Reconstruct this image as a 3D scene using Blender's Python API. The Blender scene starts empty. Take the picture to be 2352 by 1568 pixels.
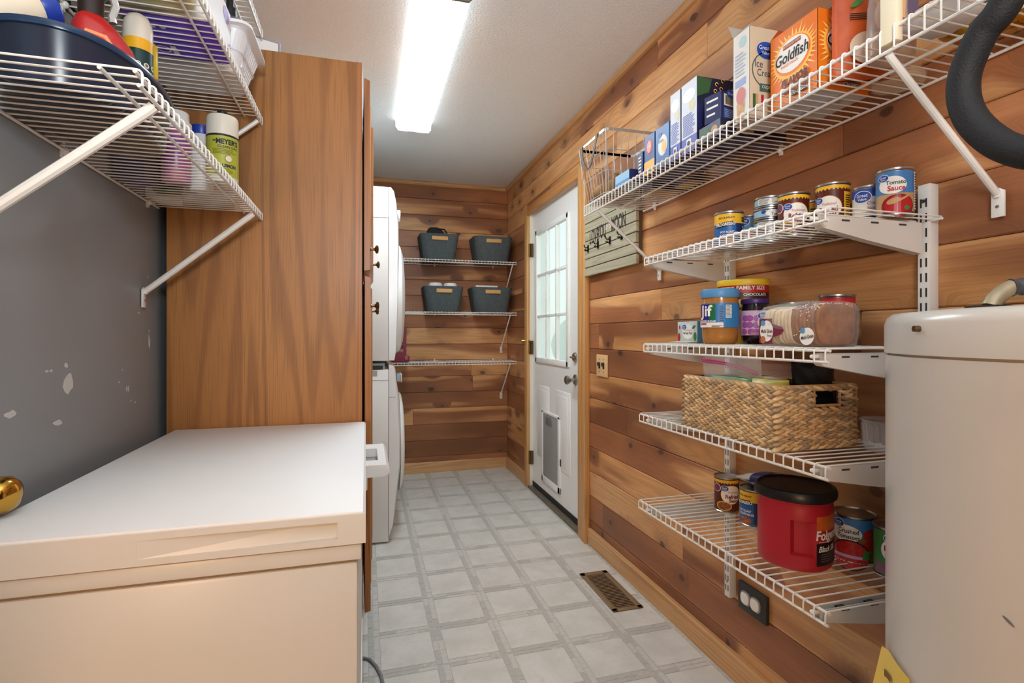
import bpy, bmesh, math, random
from mathutils import Vector, Matrix
random.seed(7)
PI = math.pi
S = bpy.context.scene
COL = S.collection

# ------------------------------------------------------------------ camera, world, lights, exposure
W_, H_ = 2352, 1568
FPX, CX, CY, EYE = 1191.0, 1176.0, 769.0, 1.139
YAW = math.atan2(336, 1191)
cam = bpy.data.cameras.new('camera')
cam.sensor_width = 36.0
cam.lens = 36.0 * FPX / W_
cam.shift_y = -(H_ / 2 - CY) / W_
cam.clip_start = 0.02
cam_o = bpy.data.objects.new('camera', cam)
cam_o.location = (0, 0, EYE)
cam_o.rotation_euler = (PI / 2, 0, -YAW)
COL.objects.link(cam_o)
S.camera = cam_o

w = bpy.data.worlds.new('world'); S.world = w
w.use_nodes = True
_n = w.node_tree.nodes
_bg = _n['Background']
_sky = _n.new('ShaderNodeTexSky')
_sky.sky_type = 'NISHITA'
_sky.sun_disc = False
_sky.sun_elevation = math.radians(48)
_sky.sun_rotation = math.radians(250)
_sky.dust_density = 3.0
_mx = _n.new('ShaderNodeMix'); _mx.data_type = 'RGBA'; _mx.inputs[0].default_value = 0.72
_mx.inputs[7].default_value = (1.0, 1.0, 0.98, 1)      # thin white overcast
_gn = _n.new('ShaderNodeVectorMath'); _gn.operation = 'SCALE'; _gn.inputs['Scale'].default_value = 0.35
w.node_tree.links.new(_sky.outputs[0], _gn.inputs[0]); w.node_tree.links.new(_gn.outputs[0], _mx.inputs[6])
w.node_tree.links.new(_mx.outputs[2], _bg.inputs[0])
_bg.inputs[1].default_value = 0.85

FIXTURE_STRENGTH = 20.0
# lamp of the adjoining room behind the camera (unseen warm source, set low to face the freezer)
la = bpy.data.lights.new('next_room_lamp', 'AREA')
la.shape = 'DISK'; la.size = 0.5; la.energy = 8.5; la.color = (1.0, 0.57, 0.31)
lo = bpy.data.objects.new('next_room_lamp', la)
lo.location = (-0.70, -0.95, 1.05); lo.rotation_euler = (math.radians(86), 0, math.radians(-16))
COL.objects.link(lo)
# unseen neutral fill behind the camera, added for the heater and right side
lb = bpy.data.lights.new('neutral_fill', 'AREA')
lb.shape = 'DISK'; lb.size = 0.9; lb.energy = 1.5; lb.color = (1.0, 0.90, 0.80)
lo2 = bpy.data.objects.new('neutral_fill', lb)
lo2.location = (0.15, -0.9, 2.3); lo2.rotation_euler = (math.radians(35), 0, 0)
COL.objects.link(lo2)

# unseen fill light behind the camera, added to brighten the ceiling
lc = bpy.data.lights.new('ceiling_fill', 'AREA')
lc.shape = 'DISK'; lc.size = 0.35; lc.energy = 14; lc.color = (0.88, 0.95, 1.0)
lo3 = bpy.data.objects.new('ceiling_fill', lc)
lo3.location = (0.10, -0.35, 1.62); lo3.rotation_euler = (math.radians(180 - 38), 0, 0)
COL.objects.link(lo3)
S.view_settings.view_transform = 'Standard'
S.view_settings.look = 'None'
S.view_settings.gamma = 1.0
S.view_settings.use_curve_mapping = False
S.view_settings.exposure = 1.0
S.cycles.max_bounces = 10
S.cycles.diffuse_bounces = 6
S.cycles.transmission_bounces = 8
S.cycles.transparent_max_bounces = 16
S.cycles.sample_clamp_indirect = 6.0
S.cycles.caustics_reflective = False

# ------------------------------------------------------------------ materials
def lin(c):
    r = []
    for v in c:
        v = v / 255.0
        r.append(v / 12.92 if v <= 0.04045 else ((v + 0.055) / 1.055) ** 2.4)
    return (*r, 1.0)
_M = {}
def M(name, c=(200, 200, 200), rough=0.5, metal=0.0, spec=0.5, noise=0.0, nscale=40, bump=0.0, bscale=200, coat=0.0, trans=0.0, alpha=1.0, ior=1.45, c2=None):
    if name in _M: return _M[name]
    m = bpy.data.materials.new(name); m.use_nodes = True
    nt = m.node_tree; b = nt.nodes['Principled BSDF']
    b.inputs['Base Color'].default_value = lin(c)
    b.inputs['Roughness'].default_value = rough
    b.inputs['Metallic'].default_value = metal
    b.inputs['Specular IOR Level'].default_value = spec
    b.inputs['Coat Weight'].default_value = coat
    b.inputs['Transmission Weight'].default_value = trans
    b.inputs['Alpha'].default_value = alpha
    b.inputs['IOR'].default_value = ior
    tc = None
    if noise or bump:
        tc = nt.nodes.new('ShaderNodeTexCoord')
    if noise:
        n = nt.nodes.new('ShaderNodeTexNoise'); n.inputs['Scale'].default_value = nscale; n.inputs['Detail'].default_value = 5
        nt.links.new(tc.outputs['Object'], n.inputs['Vector'])
        mx = nt.nodes.new('ShaderNodeMix'); mx.data_type = 'RGBA'
        mx.inputs[6].default_value = lin(c)
        mx.inputs[7].default_value = lin(c2 if c2 else [v * 0.72 for v in c])
        rm = nt.nodes.new('ShaderNodeMapRange'); rm.inputs[1].default_value = 0.35; rm.inputs[2].default_value = 0.7; rm.inputs[4].default_value = noise
        nt.links.new(n.outputs[0], rm.inputs[0]); nt.links.new(rm.outputs[0], mx.inputs[0])
        nt.links.new(mx.outputs[2], b.inputs['Base Color'])
    if bump:
        n2 = nt.nodes.new('ShaderNodeTexNoise'); n2.inputs['Scale'].default_value = bscale; n2.inputs['Detail'].default_value = 3
        nt.links.new(tc.outputs['Object'], n2.inputs['Vector'])
        bp = nt.nodes.new('ShaderNodeBump'); bp.inputs['Strength'].default_value = bump; bp.inputs['Distance'].default_value = 0.002
        nt.links.new(n2.outputs[0], bp.inputs['Height']); nt.links.new(bp.outputs[0], b.inputs['Normal'])
    _M[name] = m
    return m

class NT:
    """tiny node helper"""
    def __init__(s, name):
        s.m = bpy.data.materials.new(name); s.m.use_nodes = True
        s.nt = s.m.node_tree; s.b = s.nt.nodes['Principled BSDF']; _M[name] = s.m
    def node(s, t, **kw):
        n = s.nt.nodes.new(t)
        for k, v in kw.items(): setattr(n, k, v)
        return n
    def put(s, sock, v):
        if hasattr(v, 'is_linked'): s.nt.links.new(v, sock)
        else: sock.default_value = v
    def math(s, op, a, b=0.0, c=None):
        n = s.node('ShaderNodeMath', operation=op); s.put(n.inputs[0], a); s.put(n.inputs[1], b)
        if c is not None: s.put(n.inputs[2], c)
        return n.outputs[0]
    def smooth(s, x, lo, hi, a=0.0, b=1.0):
        n = s.node('ShaderNodeMapRange', interpolation_type='SMOOTHSTEP')
        for i, v in enumerate((x, lo, hi, a, b)): s.put(n.inputs[i], v)
        return n.outputs[0]
    def xyz(s, x, y, z):
        n = s.node('ShaderNodeCombineXYZ')
        for i, v in enumerate((x, y, z)): s.put(n.inputs[i], v)
        return n.outputs[0]
    def sep(s, v):
        n = s.node('ShaderNodeSeparateXYZ'); s.put(n.inputs[0], v); return n.outputs
    def noise(s, v, scale=1.0, detail=2.0, rough=0.5, dist=0.0):
        n = s.node('ShaderNodeTexNoise'); s.put(n.inputs['Vector'], v)
        n.inputs['Scale'].default_value = scale; n.inputs['Detail'].default_value = detail
        n.inputs['Roughness'].default_value = rough; n.inputs['Distortion'].default_value = dist
        return n.outputs[0]
    def mix(s, f, a, b, blend='MIX'):
        n = s.node('ShaderNodeMix', data_type='RGBA', blend_type=blend)
        s.put(n.inputs[0], f); s.put(n.inputs[6], a); s.put(n.inputs[7], b); return n.outputs[2]
    def attr(s, name):
        n = s.node('ShaderNodeAttribute', attribute_type='OBJECT', attribute_name=name); return n.outputs['Fac']
    def obj(s): return s.node('ShaderNodeTexCoord').outputs['Object']
    def bump(s, h, strength=0.3, dist=0.002):
        n = s.node('ShaderNodeBump'); n.inputs['Strength'].default_value = strength; n.inputs['Distance'].default_value = dist
        s.put(n.inputs['Height'], h); s.nt.links.new(n.outputs[0], s.b.inputs['Normal'])

def cedar_material():
    k = NT('knotty_cedar')
    o = k.sep(k.obj()); seed = k.attr('seed'); tone = k.attr('tone')
    x = k.math('ADD', o[0], k.math('MULTIPLY', seed, 37.0))
    z = k.math('ADD', o[2], k.math('MULTIPLY', seed, 11.0))
    # knots
    wob = k.noise(k.xyz(k.math('MULTIPLY', x, 7.0), seed, k.math('MULTIPLY', z, 16.0)), 1.0, 2.0)
    wob = k.math('MULTIPLY', k.math('SUBTRACT', wob, 0.5), 0.16)
    kv = k.xyz(k.math('ADD', k.math('MULTIPLY', x, 3.4), wob), k.math('ADD', k.math('MULTIPLY', z, 5.2), wob), 0.0)
    vo = k.node('ShaderNodeTexVoronoi', voronoi_dimensions='2D'); k.put(vo.inputs['Vector'], kv); vo.inputs['Scale'].default_value = 1.0
    vo.inputs['Randomness'].default_value = 0.9
    cc = k.node('ShaderNodeSeparateColor'); k.put(cc.inputs[0], vo.outputs['Color'])
    present = k.math('LESS_THAN', cc.outputs[0], 0.62)
    size = k.math('MULTIPLY_ADD', cc.outputs[1], 0.085, 0.05)
    dist = vo.outputs['Distance']
    knot = k.math('MULTIPLY', present, k.smooth(dist, k.math('MULTIPLY', size, 0.9), k.math('MULTIPLY', size, 0.45)))
    halo = k.math('MULTIPLY', present, k.smooth(dist, 0.36, 0.06))
    # grain, bending round the knots
    zz = k.math('ADD', z, k.math('MULTIPLY', halo, 0.05))
    base = k.noise(k.xyz(k.math('MULTIPLY', x, 0.42), seed, k.math('MULTIPLY', zz, 9.0)), 1.0, 2.0, 0.4, 0.1)
    rings = k.math('SINE', k.math('MULTIPLY', base, 95.0))
    rings = k.smooth(rings, -0.4, 1.0)
    fine = k.noise(k.xyz(k.math('MULTIPLY', x, 9.0), seed, k.math('MULTIPLY', zz, 420.0)), 1.0, 2.0)
    heart = k.noise(k.xyz(k.math('MULTIPLY', x, 0.62), k.math('MULTIPLY', seed, 5.0), k.math('MULTIPLY', zz, 6.5)), 1.0, 2.0, 0.4, 0.15)
    heart = k.math('ADD', heart, k.math('MULTIPLY', halo, 0.08))
    th = k.math('SUBTRACT', 0.76, k.math('MULTIPLY', tone, 0.5))
    hm = k.smooth(heart, k.math('SUBTRACT', th, 0.06), k.math('ADD', th, 0.05))
    broad = k.noise(k.xyz(k.math('MULTIPLY', x, 1.3), k.math('MULTIPLY', seed, 9.0), k.math('MULTIPLY', z, 4.0)), 1.0, 2.0)
    sap = k.mix(k.smooth(broad, 0.3, 0.7), lin((228, 176, 120)), lin((206, 146, 90)))
    hrt = k.mix(k.smooth(broad, 0.3, 0.7), lin((174, 114, 74)), lin((134, 84, 54)))
    col = k.mix(hm, sap, hrt)
    col = k.mix(k.math('MULTIPLY', rings, 0.17), col, lin((128, 78, 48)), 'MIX')
    col = k.mix(k.smooth(fine, 0.45, 0.75, 0.0, 0.28), col, lin((110, 66, 40)))
    col = k.mix(k.math('MULTIPLY', halo, 0.42), col, lin((116, 78, 62)))
    kr = k.smooth(k.math('SINE', k.math('MULTIPLY', dist, 230.0)), -0.6, 1.0)
    kc = k.mix(k.math('MULTIPLY', kr, 0.5), lin((62, 40, 31)), lin((112, 72, 50)))
    col = k.mix(k.math('MULTIPLY', knot, k.math('MULTIPLY_ADD', cc.outputs[2], 0.4, 0.55)), col, kc)
    hs = k.node('ShaderNodeHueSaturation'); k.put(hs.inputs['Color'], col)
    k.put(hs.inputs['Value'], k.math('MULTIPLY_ADD', k.math('FRACT', k.math('MULTIPLY', seed, 7.31)), 0.26, 0.86))
    k.put(hs.inputs['Saturation'], 1.0)
    k.put(k.b.inputs['Base Color'], hs.outputs[0])
    k.b.inputs['Roughness'].default_value = 0.42
    k.b.inputs['Specular IOR Level'].default_value = 0.4
    k.bump(k.math('ADD', fine, k.math('MULTIPLY', rings, 0.5)), 0.12, 0.001)
    return k.m
CEDAR = cedar_material()

def board_material(name, c1, c2, axis='z', lines=70, stretch=0.6, across=9.0, rough=0.42, amt=0.55, fine_amt=0.3):
    """straight or cathedral grain; axis = direction of the grain in object space"""
    k = NT(name); o = k.sep(k.obj()); i = 'xyz'.index(axis)
    a = o[i]; u = k.math('ADD', o[(i + 1) % 3], k.math('MULTIPLY', o[(i + 2) % 3], 0.83))
    sd = k.attr('seed')
    n = k.noise(k.xyz(k.math('MULTIPLY', u, across), k.math('MULTIPLY', a, stretch), k.math('MULTIPLY', sd, 31.0)), 1.0, 1.5, 0.4, 0.15)
    r = k.smooth(k.math('SINE', k.math('MULTIPLY', n, lines)), -0.2, 1.0)
    f = k.noise(k.xyz(k.math('MULTIPLY', u, 330.0), k.math('MULTIPLY', a, 6.0), 0.0), 1.0, 2.0)
    b = k.noise(k.xyz(k.math('MULTIPLY', u, 6.0), k.math('MULTIPLY', a, 0.7), 3.0), 1.0, 2.0)
    col = k.mix(k.math('MULTIPLY', r, amt), lin(c1), lin(c2))
    col = k.mix(k.smooth(f, 0.45, 0.75, 0.0, fine_amt), col, lin([v * 0.72 for v in c2]))
    col = k.mix(k.smooth(b, 0.3, 0.7, 0.0, 0.35), col, lin([0.5 * (p + q) for p, q in zip(c1, c2)]))
    k.put(k.b.inputs['Base Color'], col)
    k.b.inputs['Roughness'].default_value = rough
    k.bump(f, 0.10, 0.001)
    return k.m
OAK = board_material('oak_veneer', (174, 118, 60), (124, 77, 36), 'z', 110, 0.26, 6.0, 0.42, amt=0.6, fine_amt=0.45)
OAKD = board_material('oak_solid', (176, 116, 62), (132, 82, 42), 'z', 80, 0.3, 16.0, 0.4)
OAKL = board_material('light_oak_edge', (226, 172, 112), (190, 132, 78), 'z', 80, 0.3, 16.0, 0.4)
CASING = board_material('casing_wood', (216, 166, 104), (184, 128, 72), 'z', 60, 0.3, 18.0, 0.38)
CASING_X = board_material('casing_wood_level', (204, 146, 84), (168, 106, 52), 'y', 60, 0.3, 18.0, 0.38)
BASEY = board_material('baseboard_wood', (214, 168, 116), (180, 128, 80), 'y', 60, 0.5, 14.0, 0.42)
BASEX = board_material('baseboard_wood_back', (214, 168, 116), (180, 128, 80), 'x', 60, 0.5, 14.0, 0.42)
SIGNW = board_material('weathered_board', (182, 176, 150), (146, 138, 112), 'y', 50, 0.8, 20.0, 0.7)

def floor_tile_material():
    k = NT('vinyl_tile'); o = k.obj(); sd = k.attr('seed')
    v = k.node('ShaderNodeVectorMath', operation='ADD'); k.put(v.inputs[0], o); k.put(v.inputs[1], k.xyz(k.math('MULTIPLY', sd, 13.0), k.math('MULTIPLY', sd, 7.0), 0.0))
    a = k.noise(v.outputs[0], 9.0, 5.0, 0.6); b = k.noise(v.outputs[0], 60.0, 3.0, 0.6)
    ve = k.noise(v.outputs[0], 14.0, 4.0, 0.7, 1.2)
    col = k.mix(k.smooth(a, 0.3, 0.7), lin((222, 221, 214)), lin((208, 206, 198)))
    col = k.mix(k.smooth(ve, 0.60, 0.72, 0.0, 0.35), col, lin((196, 190, 176)))
    col = k.mix(k.smooth(b, 0.5, 0.75, 0.0, 0.25), col, lin((192, 190, 183)))
    k.put(k.b.inputs['Base Color'], col); k.b.inputs['Roughness'].default_value = 0.36
    k.bump(b, 0.10, 0.001); return k.m
VT = floor_tile_material()
VG = M('vinyl_grout', (206, 203, 192), 0.45, noise=0.5, nscale=60)
VS1 = M('vinyl_border_dark', (194, 193, 187), 0.42, noise=0.6, nscale=70, c2=(174, 173, 167))
VS2 = M('vinyl_border_light', (210, 208, 202), 0.42, noise=0.6, nscale=70, c2=(194, 192, 186))
CEIL = M('textured_ceiling', (236, 240, 242), 0.9, noise=0.25, nscale=90, c2=(216, 219, 220), bump=1.0, bscale=110)
GREYW = M('grey_wall_paint', (146, 151, 154), 0.38, noise=0.25, nscale=3, c2=(134, 139, 143), bump=0.06, bscale=300)
WHITEP = M('white_wire_coating', (232, 231, 226), 0.35)
APPL = M('appliance_white', (238, 238, 234), 0.3, noise=0.15, nscale=6, c2=(230, 229, 222))
APPLF = M('appliance_front_white', (240, 241, 240), 0.22)
APPLG = M('appliance_grey', (150, 160, 166), 0.35)
FREEZ = M('freezer_enamel', (222, 221, 215), 0.32, noise=0.25, nscale=5, c2=(212, 209, 200))
DOORW = M('door_white_paint', (242, 243, 240), 0.38)
BLACKM = M('black_plastic', (22, 22, 23), 0.35)
DARK = M('dark_rubber', (44, 44, 42), 0.6)
METAL = M('tin_metal', (190, 190, 188), 0.28, metal=1.0)
NICKEL = M('satin_nickel', (170, 166, 158), 0.28, metal=1.0)
BRASS = M('polished_brass', (205, 160, 70), 0.14, metal=1.0)
ABRASS = M('antique_brass', (128, 104, 70), 0.3, metal=1.0)
WHITE = M('paper_white', (238, 237, 232), 0.5)
INK = M('ink_black', (28, 28, 30), 0.5)
GVBLUE = M('print_royal_blue', (34, 74, 164), 0.4)
NAVY = M('print_navy', (34, 40, 92), 0.4)
DNAVY = M('carton_navy', (30, 32, 62), 0.42)
SKYB = M('print_sky_blue', (88, 150, 204), 0.4)
YEL = M('print_yellow', (236, 184, 44), 0.4)
BROWN = M('print_brown', (92, 34, 24), 0.4)
RED = M('print_red', (186, 34, 40), 0.4)
DRED = M('print_dark_red', (128, 26, 34), 0.4)
GREEN = M('print_green', (62, 124, 60), 0.4)
TAN = M('print_tan', (190, 150, 100), 0.5)
ORANGE = M('print_orange', (238, 126, 30), 0.4)
LORANGE = M('print_light_orange', (250, 186, 70), 0.4)
PURPLE = M('print_purple', (84, 40, 150), 0.4)
LILAC = M('print_lilac', (196, 160, 200), 0.45)
GRAPE = M('print_grape', (140, 62, 140), 0.4)
CREAM = M('print_cream', (232, 220, 196), 0.5)

def emis(name, c, s):
    m = bpy.data.materials.new(name); m.use_nodes = True
    b = m.node_tree.nodes['Principled BSDF']
    b.inputs['Base Color'].default_value = lin((235, 235, 230))
    b.inputs['Emission Color'].default_value = lin(c); b.inputs['Emission Strength'].default_value = s
    _M[name] = m; return m

def clear_film(name, c, alpha, rough=0.15):
    """thin plastic film: partly see-through with a sheen"""
    m = bpy.data.materials.new(name); m.use_nodes = True; nt = m.node_tree
    for n in list(nt.nodes): nt.nodes.remove(n)
    o = nt.nodes.new('ShaderNodeOutputMaterial'); t = nt.nodes.new('ShaderNodeBsdfTransparent')
    p = nt.nodes.new('ShaderNodeBsdfPrincipled'); mx = nt.nodes.new('ShaderNodeMixShader')
    p.inputs['Base Color'].default_value = lin(c); p.inputs['Roughness'].default_value = rough
    lw = nt.nodes.new('ShaderNodeLayerWeight'); lw.inputs[0].default_value = 0.35
    ad = nt.nodes.new('ShaderNodeMath'); ad.operation = 'MULTIPLY_ADD'; ad.inputs[1].default_value = 0.32; ad.inputs[2].default_value = alpha; ad.use_clamp = True
    nt.links.new(lw.outputs['Facing'], ad.inputs[0]); nt.links.new(ad.outputs[0], mx.inputs[0])
    nt.links.new(t.outputs[0], mx.inputs[1]); nt.links.new(p.outputs[0], mx.inputs[2]); nt.links.new(mx.outputs[0], o.inputs[0])
    _M[name] = m; return m
FILM = clear_film('clear_film', (236, 238, 240), 0.05, 0.10)
FILM2 = clear_film('cloudy_film', (226, 228, 230), 0.24, 0.22)
CLEARP = clear_film('clear_plastic', (232, 236, 238), 0.06, 0.08)

def frosted_glass():
    m = bpy.data.materials.new('frosted_glass'); m.use_nodes = True; nt = m.node_tree
    for n in list(nt.nodes): nt.nodes.remove(n)
    o = nt.nodes.new('ShaderNodeOutputMaterial'); t = nt.nodes.new('ShaderNodeBsdfTransparent')
    tl = nt.nodes.new('ShaderNodeBsdfTranslucent'); tl.inputs[0].default_value = (0.93, 0.96, 0.95, 1)
    t.inputs[0].default_value = (0.93, 0.97, 0.95, 1)
    g = nt.nodes.new('ShaderNodeBsdfGlossy'); g.inputs['Roughness'].default_value = 0.12
    m1 = nt.nodes.new('ShaderNodeMixShader'); m1.inputs[0].default_value = 0.5
    m2 = nt.nodes.new('ShaderNodeMixShader'); m2.inputs[0].default_value = 0.06
    nt.links.new(t.outputs[0], m1.inputs[1]); nt.links.new(tl.outputs[0], m1.inputs[2])
    nt.links.new(m1.outputs[0], m2.inputs[1]); nt.links.new(g.outputs[0], m2.inputs[2]); nt.links.new(m2.outputs[0], o.inputs[0])
    return m
FROST = frosted_glass()

# ------------------------------------------------------------------ mesh builder
class MB:
    def __init__(s, off=(0, 0, 0)):
        s.v = []; s.f = []; s.off = Vector(off)
    def add(s, vs, fs):
        b = len(s.v); s.v += [tuple(p) for p in vs]; s.f += [tuple(b + i for i in f) for f in fs]; return s
    def box(s, x0, x1, y0, y1, z0, z1):
        return s.add([(x0, y0, z0), (x1, y0, z0), (x1, y1, z0), (x0, y1, z0), (x0, y0, z1), (x1, y0, z1), (x1, y1, z1), (x0, y1, z1)],
                     [(3, 2, 1, 0), (4, 5, 6, 7), (0, 1, 5, 4), (1, 2, 6, 5), (2, 3, 7, 6), (3, 0, 4, 7)])
    def loft(s, loops, cap0=True, cap1=True, closed=True):
        n = len(loops[0]); vs = [p for l in loops for p in l]; fs = []
        for i in range(len(loops) - 1):
            for j in range(n if closed else n - 1):
                k = (j + 1) % n
                fs.append((i * n + j, i * n + k, (i + 1) * n + k, (i + 1) * n + j))
        if cap0: fs.append(tuple(range(n - 1, -1, -1)))
        if cap1: fs.append(tuple((len(loops) - 1) * n + j for j in range(n)))
        return s.add(vs, fs)
    def prism(s, poly, axis, a, b):
        def pt(p, t):
            return {'x': (t, p[0], p[1]), 'y': (p[0], t, p[1]), 'z': (p[0], p[1], t)}[axis]
        return s.loft([[pt(p, a) for p in poly], [pt(p, b) for p in poly]])
    def tube(s, pts, r, n=8, cap=True, rs=None):
        pts = [Vector(p) for p in pts]; loops = []
        up = Vector((0, 0, 1)); prev = None
        for i, p in enumerate(pts):
            t = (pts[min(i + 1, len(pts) - 1)] - pts[max(i - 1, 0)]).normalized()
            if prev is None:
                a = t.cross(up)
                if a.length < 1e-3: a = t.cross(Vector((1, 0, 0)))
                a.normalize()
            else:
                a = prev - t * prev.dot(t); a.normalize()
            prev = a; b = t.cross(a)
            rr = rs[i] if rs else r
            loops.append([p + (a * math.cos(2 * PI * j / n) + b * math.sin(2 * PI * j / n)) * rr for j in range(n)])
        return s.loft(loops, cap, cap)
    def lathe(s, prof, n=28, c=(0, 0, 0), cap0=True, cap1=True, axis='z', sq=None):
        loops = []
        for r, z in prof:
            l = []
            for j in range(n):
                t = 2 * PI * j / n; ca, sa = math.cos(t), math.sin(t)
                if sq:
                    q = (abs(ca) ** sq + abs(sa) ** sq) ** (-1.0 / sq); ca *= q; sa *= q
                if axis == 'z': p = (c[0] + r * ca, c[1] + r * sa, c[2] + z)
                elif axis == 'x': p = (c[0] + z, c[1] + r * ca, c[2] + r * sa)
                else: p = (c[0] + r * sa, c[1] + z, c[2] + r * ca)
                l.append(p)
            loops.append(l)
        return s.loft(loops, cap0, cap1)
    def ell(s, c, r, n=16, m=10, rot=None):
        vs = []; 
        for i in range(1, m):
            ph = PI * i / m
            for j in range(n):
                t = 2 * PI * j / n
                vs.append(Vector((r[0] * math.sin(ph) * math.cos(t), r[1] * math.sin(ph) * math.sin(t), r[2] * math.cos(ph))))
        vs.append(Vector((0, 0, r[2]))); vs.append(Vector((0, 0, -r[2])))
        T, B = len(vs) - 2, len(vs) - 1; fs = []
        for i in range(m - 2):
            for j in range(n):
                k = (j + 1) % n; fs.append((i * n + j, (i + 1) * n + j, (i + 1) * n + k, i * n + k))
        for j in range(n):
            k = (j + 1) % n; fs.append((T, j, k)); fs.append((B, (m - 2) * n + k, (m - 2) * n + j))
        if rot: vs = [rot @ v for v in vs]
        return s.add([v + Vector(c) for v in vs], fs)
    def mesh(s, name, bevel=0.0, segs=2, smooth=False, ang=35):
        me = bpy.data.meshes.new(name)
        me.from_pydata([Vector(p) - s.off for p in s.v], [], s.f)
        bm = bmesh.new(); bm.from_mesh(me)
        bmesh.ops.recalc_face_normals(bm, faces=bm.faces)
        if bevel:
            ed = [e for e in bm.edges if len(e.link_faces) == 2 and e.calc_face_angle(0) > math.radians(30)]
            bmesh.ops.bevel(bm, geom=ed, offset=bevel, segments=segs, affect='EDGES', profile=0.5, clamp_overlap=True)
        if smooth or bevel:
            for f in bm.faces: f.smooth = True
            for e in bm.edges:
                if len(e.link_faces) == 2 and e.calc_face_angle(0) > math.radians(ang): e.smooth = False
        bm.to_mesh(me); bm.free(); me.update(); return me
    def build(s, name, mat, parent=None, bevel=0.0, segs=2, smooth=False, ang=35, kind=None):
        o = bpy.data.objects.new(name, s.mesh(name, bevel, segs, smooth, ang))
        o.data.materials.append(mat); COL.objects.link(o)
        if parent: o.parent = parent
        if kind: o['kind'] = kind
        o['seed'] = random.random(); o['tone'] = 0.5
        return o

def tag(o, label, cat, group=None):
    o['label'] = label; o['category'] = cat
    if group: o['group'] = group
    return o
def thing(name, label, cat, loc=(0, 0, 0), rz=0.0, group=None, rx=0.0, ry=0.0):
    o = bpy.data.objects.new(name, None); o.empty_display_size = 0.02; COL.objects.link(o)
    o.location = loc; o.rotation_euler = (rx, ry, rz)
    return tag(o, label, cat, group)
def struct(name, mb, mat, **kw):
    return mb.build(name, mat, kind='structure', **kw)
def shared(name, me, parent, loc=(0, 0, 0), rot=(0, 0, 0), scale=(1, 1, 1)):
    o = bpy.data.objects.new(name, me); o.parent = parent; o.location = loc; o.rotation_euler = rot; o.scale = scale
    COL.objects.link(o); o['seed'] = random.random(); o['tone'] = 0.5
    return o
def dup(root, loc, rz=None, label=None, group=None):
    def rec(o, par):
        c = o.copy(); COL.objects.link(c); c.parent = par
        for ch in [q for q in COL.objects if q.parent == o]: rec(ch, c)
        return c
    r = rec(root, None); r.location = loc
    if rz is not None: r.rotation_euler[2] = rz
    if label: r['label'] = label
    if group: r['group'] = group
    return r

# ------------------------------------------------------------------ printing on surfaces
def cyl_map(r, zc, th=-PI / 2, e=0.0006):
    return lambda s, t, k=1: ((r + e * k) * math.cos(th + s / r), (r + e * k) * math.sin(th + s / r), zc + t)
def face_map(o, right, up, n, e=0.0006):
    o, right, up, n = Vector(o), Vector(right), Vector(up), Vector(n)
    return lambda s, t, k=1: tuple(o + right * s + up * t + n * (e * k))
def oval(cx, cy, rx, ry, n=26, a=0.0):
    return [(cx + rx * math.cos(2 * PI * i / n) * math.cos(a) - ry * math.sin(2 * PI * i / n) * math.sin(a),
             cy + rx * math.cos(2 * PI * i / n) * math.sin(a) + ry * math.sin(2 * PI * i / n) * math.cos(a)) for i in range(n)]
def ringpoly(cx, cy, rx, ry, w_, n=36):
    p = [(math.cos(2 * PI * i / n), math.sin(2 * PI * i / n)) for i in range(n + 1)]
    return [[(cx + rx * p[i][0], cy + ry * p[i][1]), (cx + rx * p[i + 1][0], cy + ry * p[i + 1][1]), (cx + (rx - w_) * p[i + 1][0], cy + (ry - w_) * p[i + 1][1]), (cx + (rx - w_) * p[i][0], cy + (ry - w_) * p[i][1])] for i in range(n)]
def rect(x0, x1, y0, y1): return [(x0, y0), (x1, y0), (x1, y1), (x0, y1)]
def decal(fm, polys, name, mat, parent, k=1, curved=False, step=0.006):
    bm = bmesh.new()
    for p in polys:
        vs = [bm.verts.new((q[0], q[1], 0)) for q in p]
        try: bm.faces.new(vs)
        except ValueError: pass
    bmesh.ops.triangulate(bm, faces=bm.faces[:])
    _wrap(bm, fm, name, mat, parent, k, curved, step)
def _wrap(bm, fm, name, mat, parent, k, curved, step):
    if curved and bm.verts:
        xs = [v.co.x for v in bm.verts]; x = min(xs) + step
        while x < max(xs):
            bmesh.ops.bisect_plane(bm, geom=bm.verts[:] + bm.edges[:] + bm.faces[:], plane_co=(x, 0, 0), plane_no=(1, 0, 0)); x += step
    for v in bm.verts: v.co = Vector(fm(v.co.x, v.co.y, k))
    me = bpy.data.meshes.new(name); bm.to_mesh(me); bm.free()
    me.materials.append(mat)
    o = bpy.data.objects.new(name, me); COL.objects.link(o); o.parent = parent; return o
_TX = []
def text(fm, s, cx, cy, h, mat, parent, sx=1.0, k=2, curved=False, bold=0.0, shear=0.0, rot=0.0, step=0.005, name='lettering', arc=0.0):
    _TX.append((fm, s, cx, cy, h, mat, parent, sx, k, curved, bold, shear, rot, step, name, arc))
def lines_print(fm, x0, x1, y0, y1, n, mat, parent, k=2, curved=False, fill=0.45, name='small_print'):
    rnd = random.Random(int((x0 + y0) * 1e5) + n); ps = []; dy = (y1 - y0) / n
    for i in range(n):
        ps.append(rect(x0, x0 + (x1 - x0) * (0.7 + 0.3 * rnd.random()), y1 - (i + 0.5 + fill / 2) * dy, y1 - (i + 0.5 - fill / 2) * dy))
    decal(fm, ps, name, mat, parent, k, curved)
def barcode(fm, x0, x1, y0, y1, parent, k=3):
    rnd = random.Random(3); ps = []; x = x0
    while x < x1:
        ww = rnd.choice((0.0006, 0.0012, 0.0018)); ps.append(rect(x, min(x + ww, x1), y0, y1)); x += ww + rnd.choice((0.0007, 0.0013))
    decal(fm, ps, 'barcode', INK, parent, k)
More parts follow.
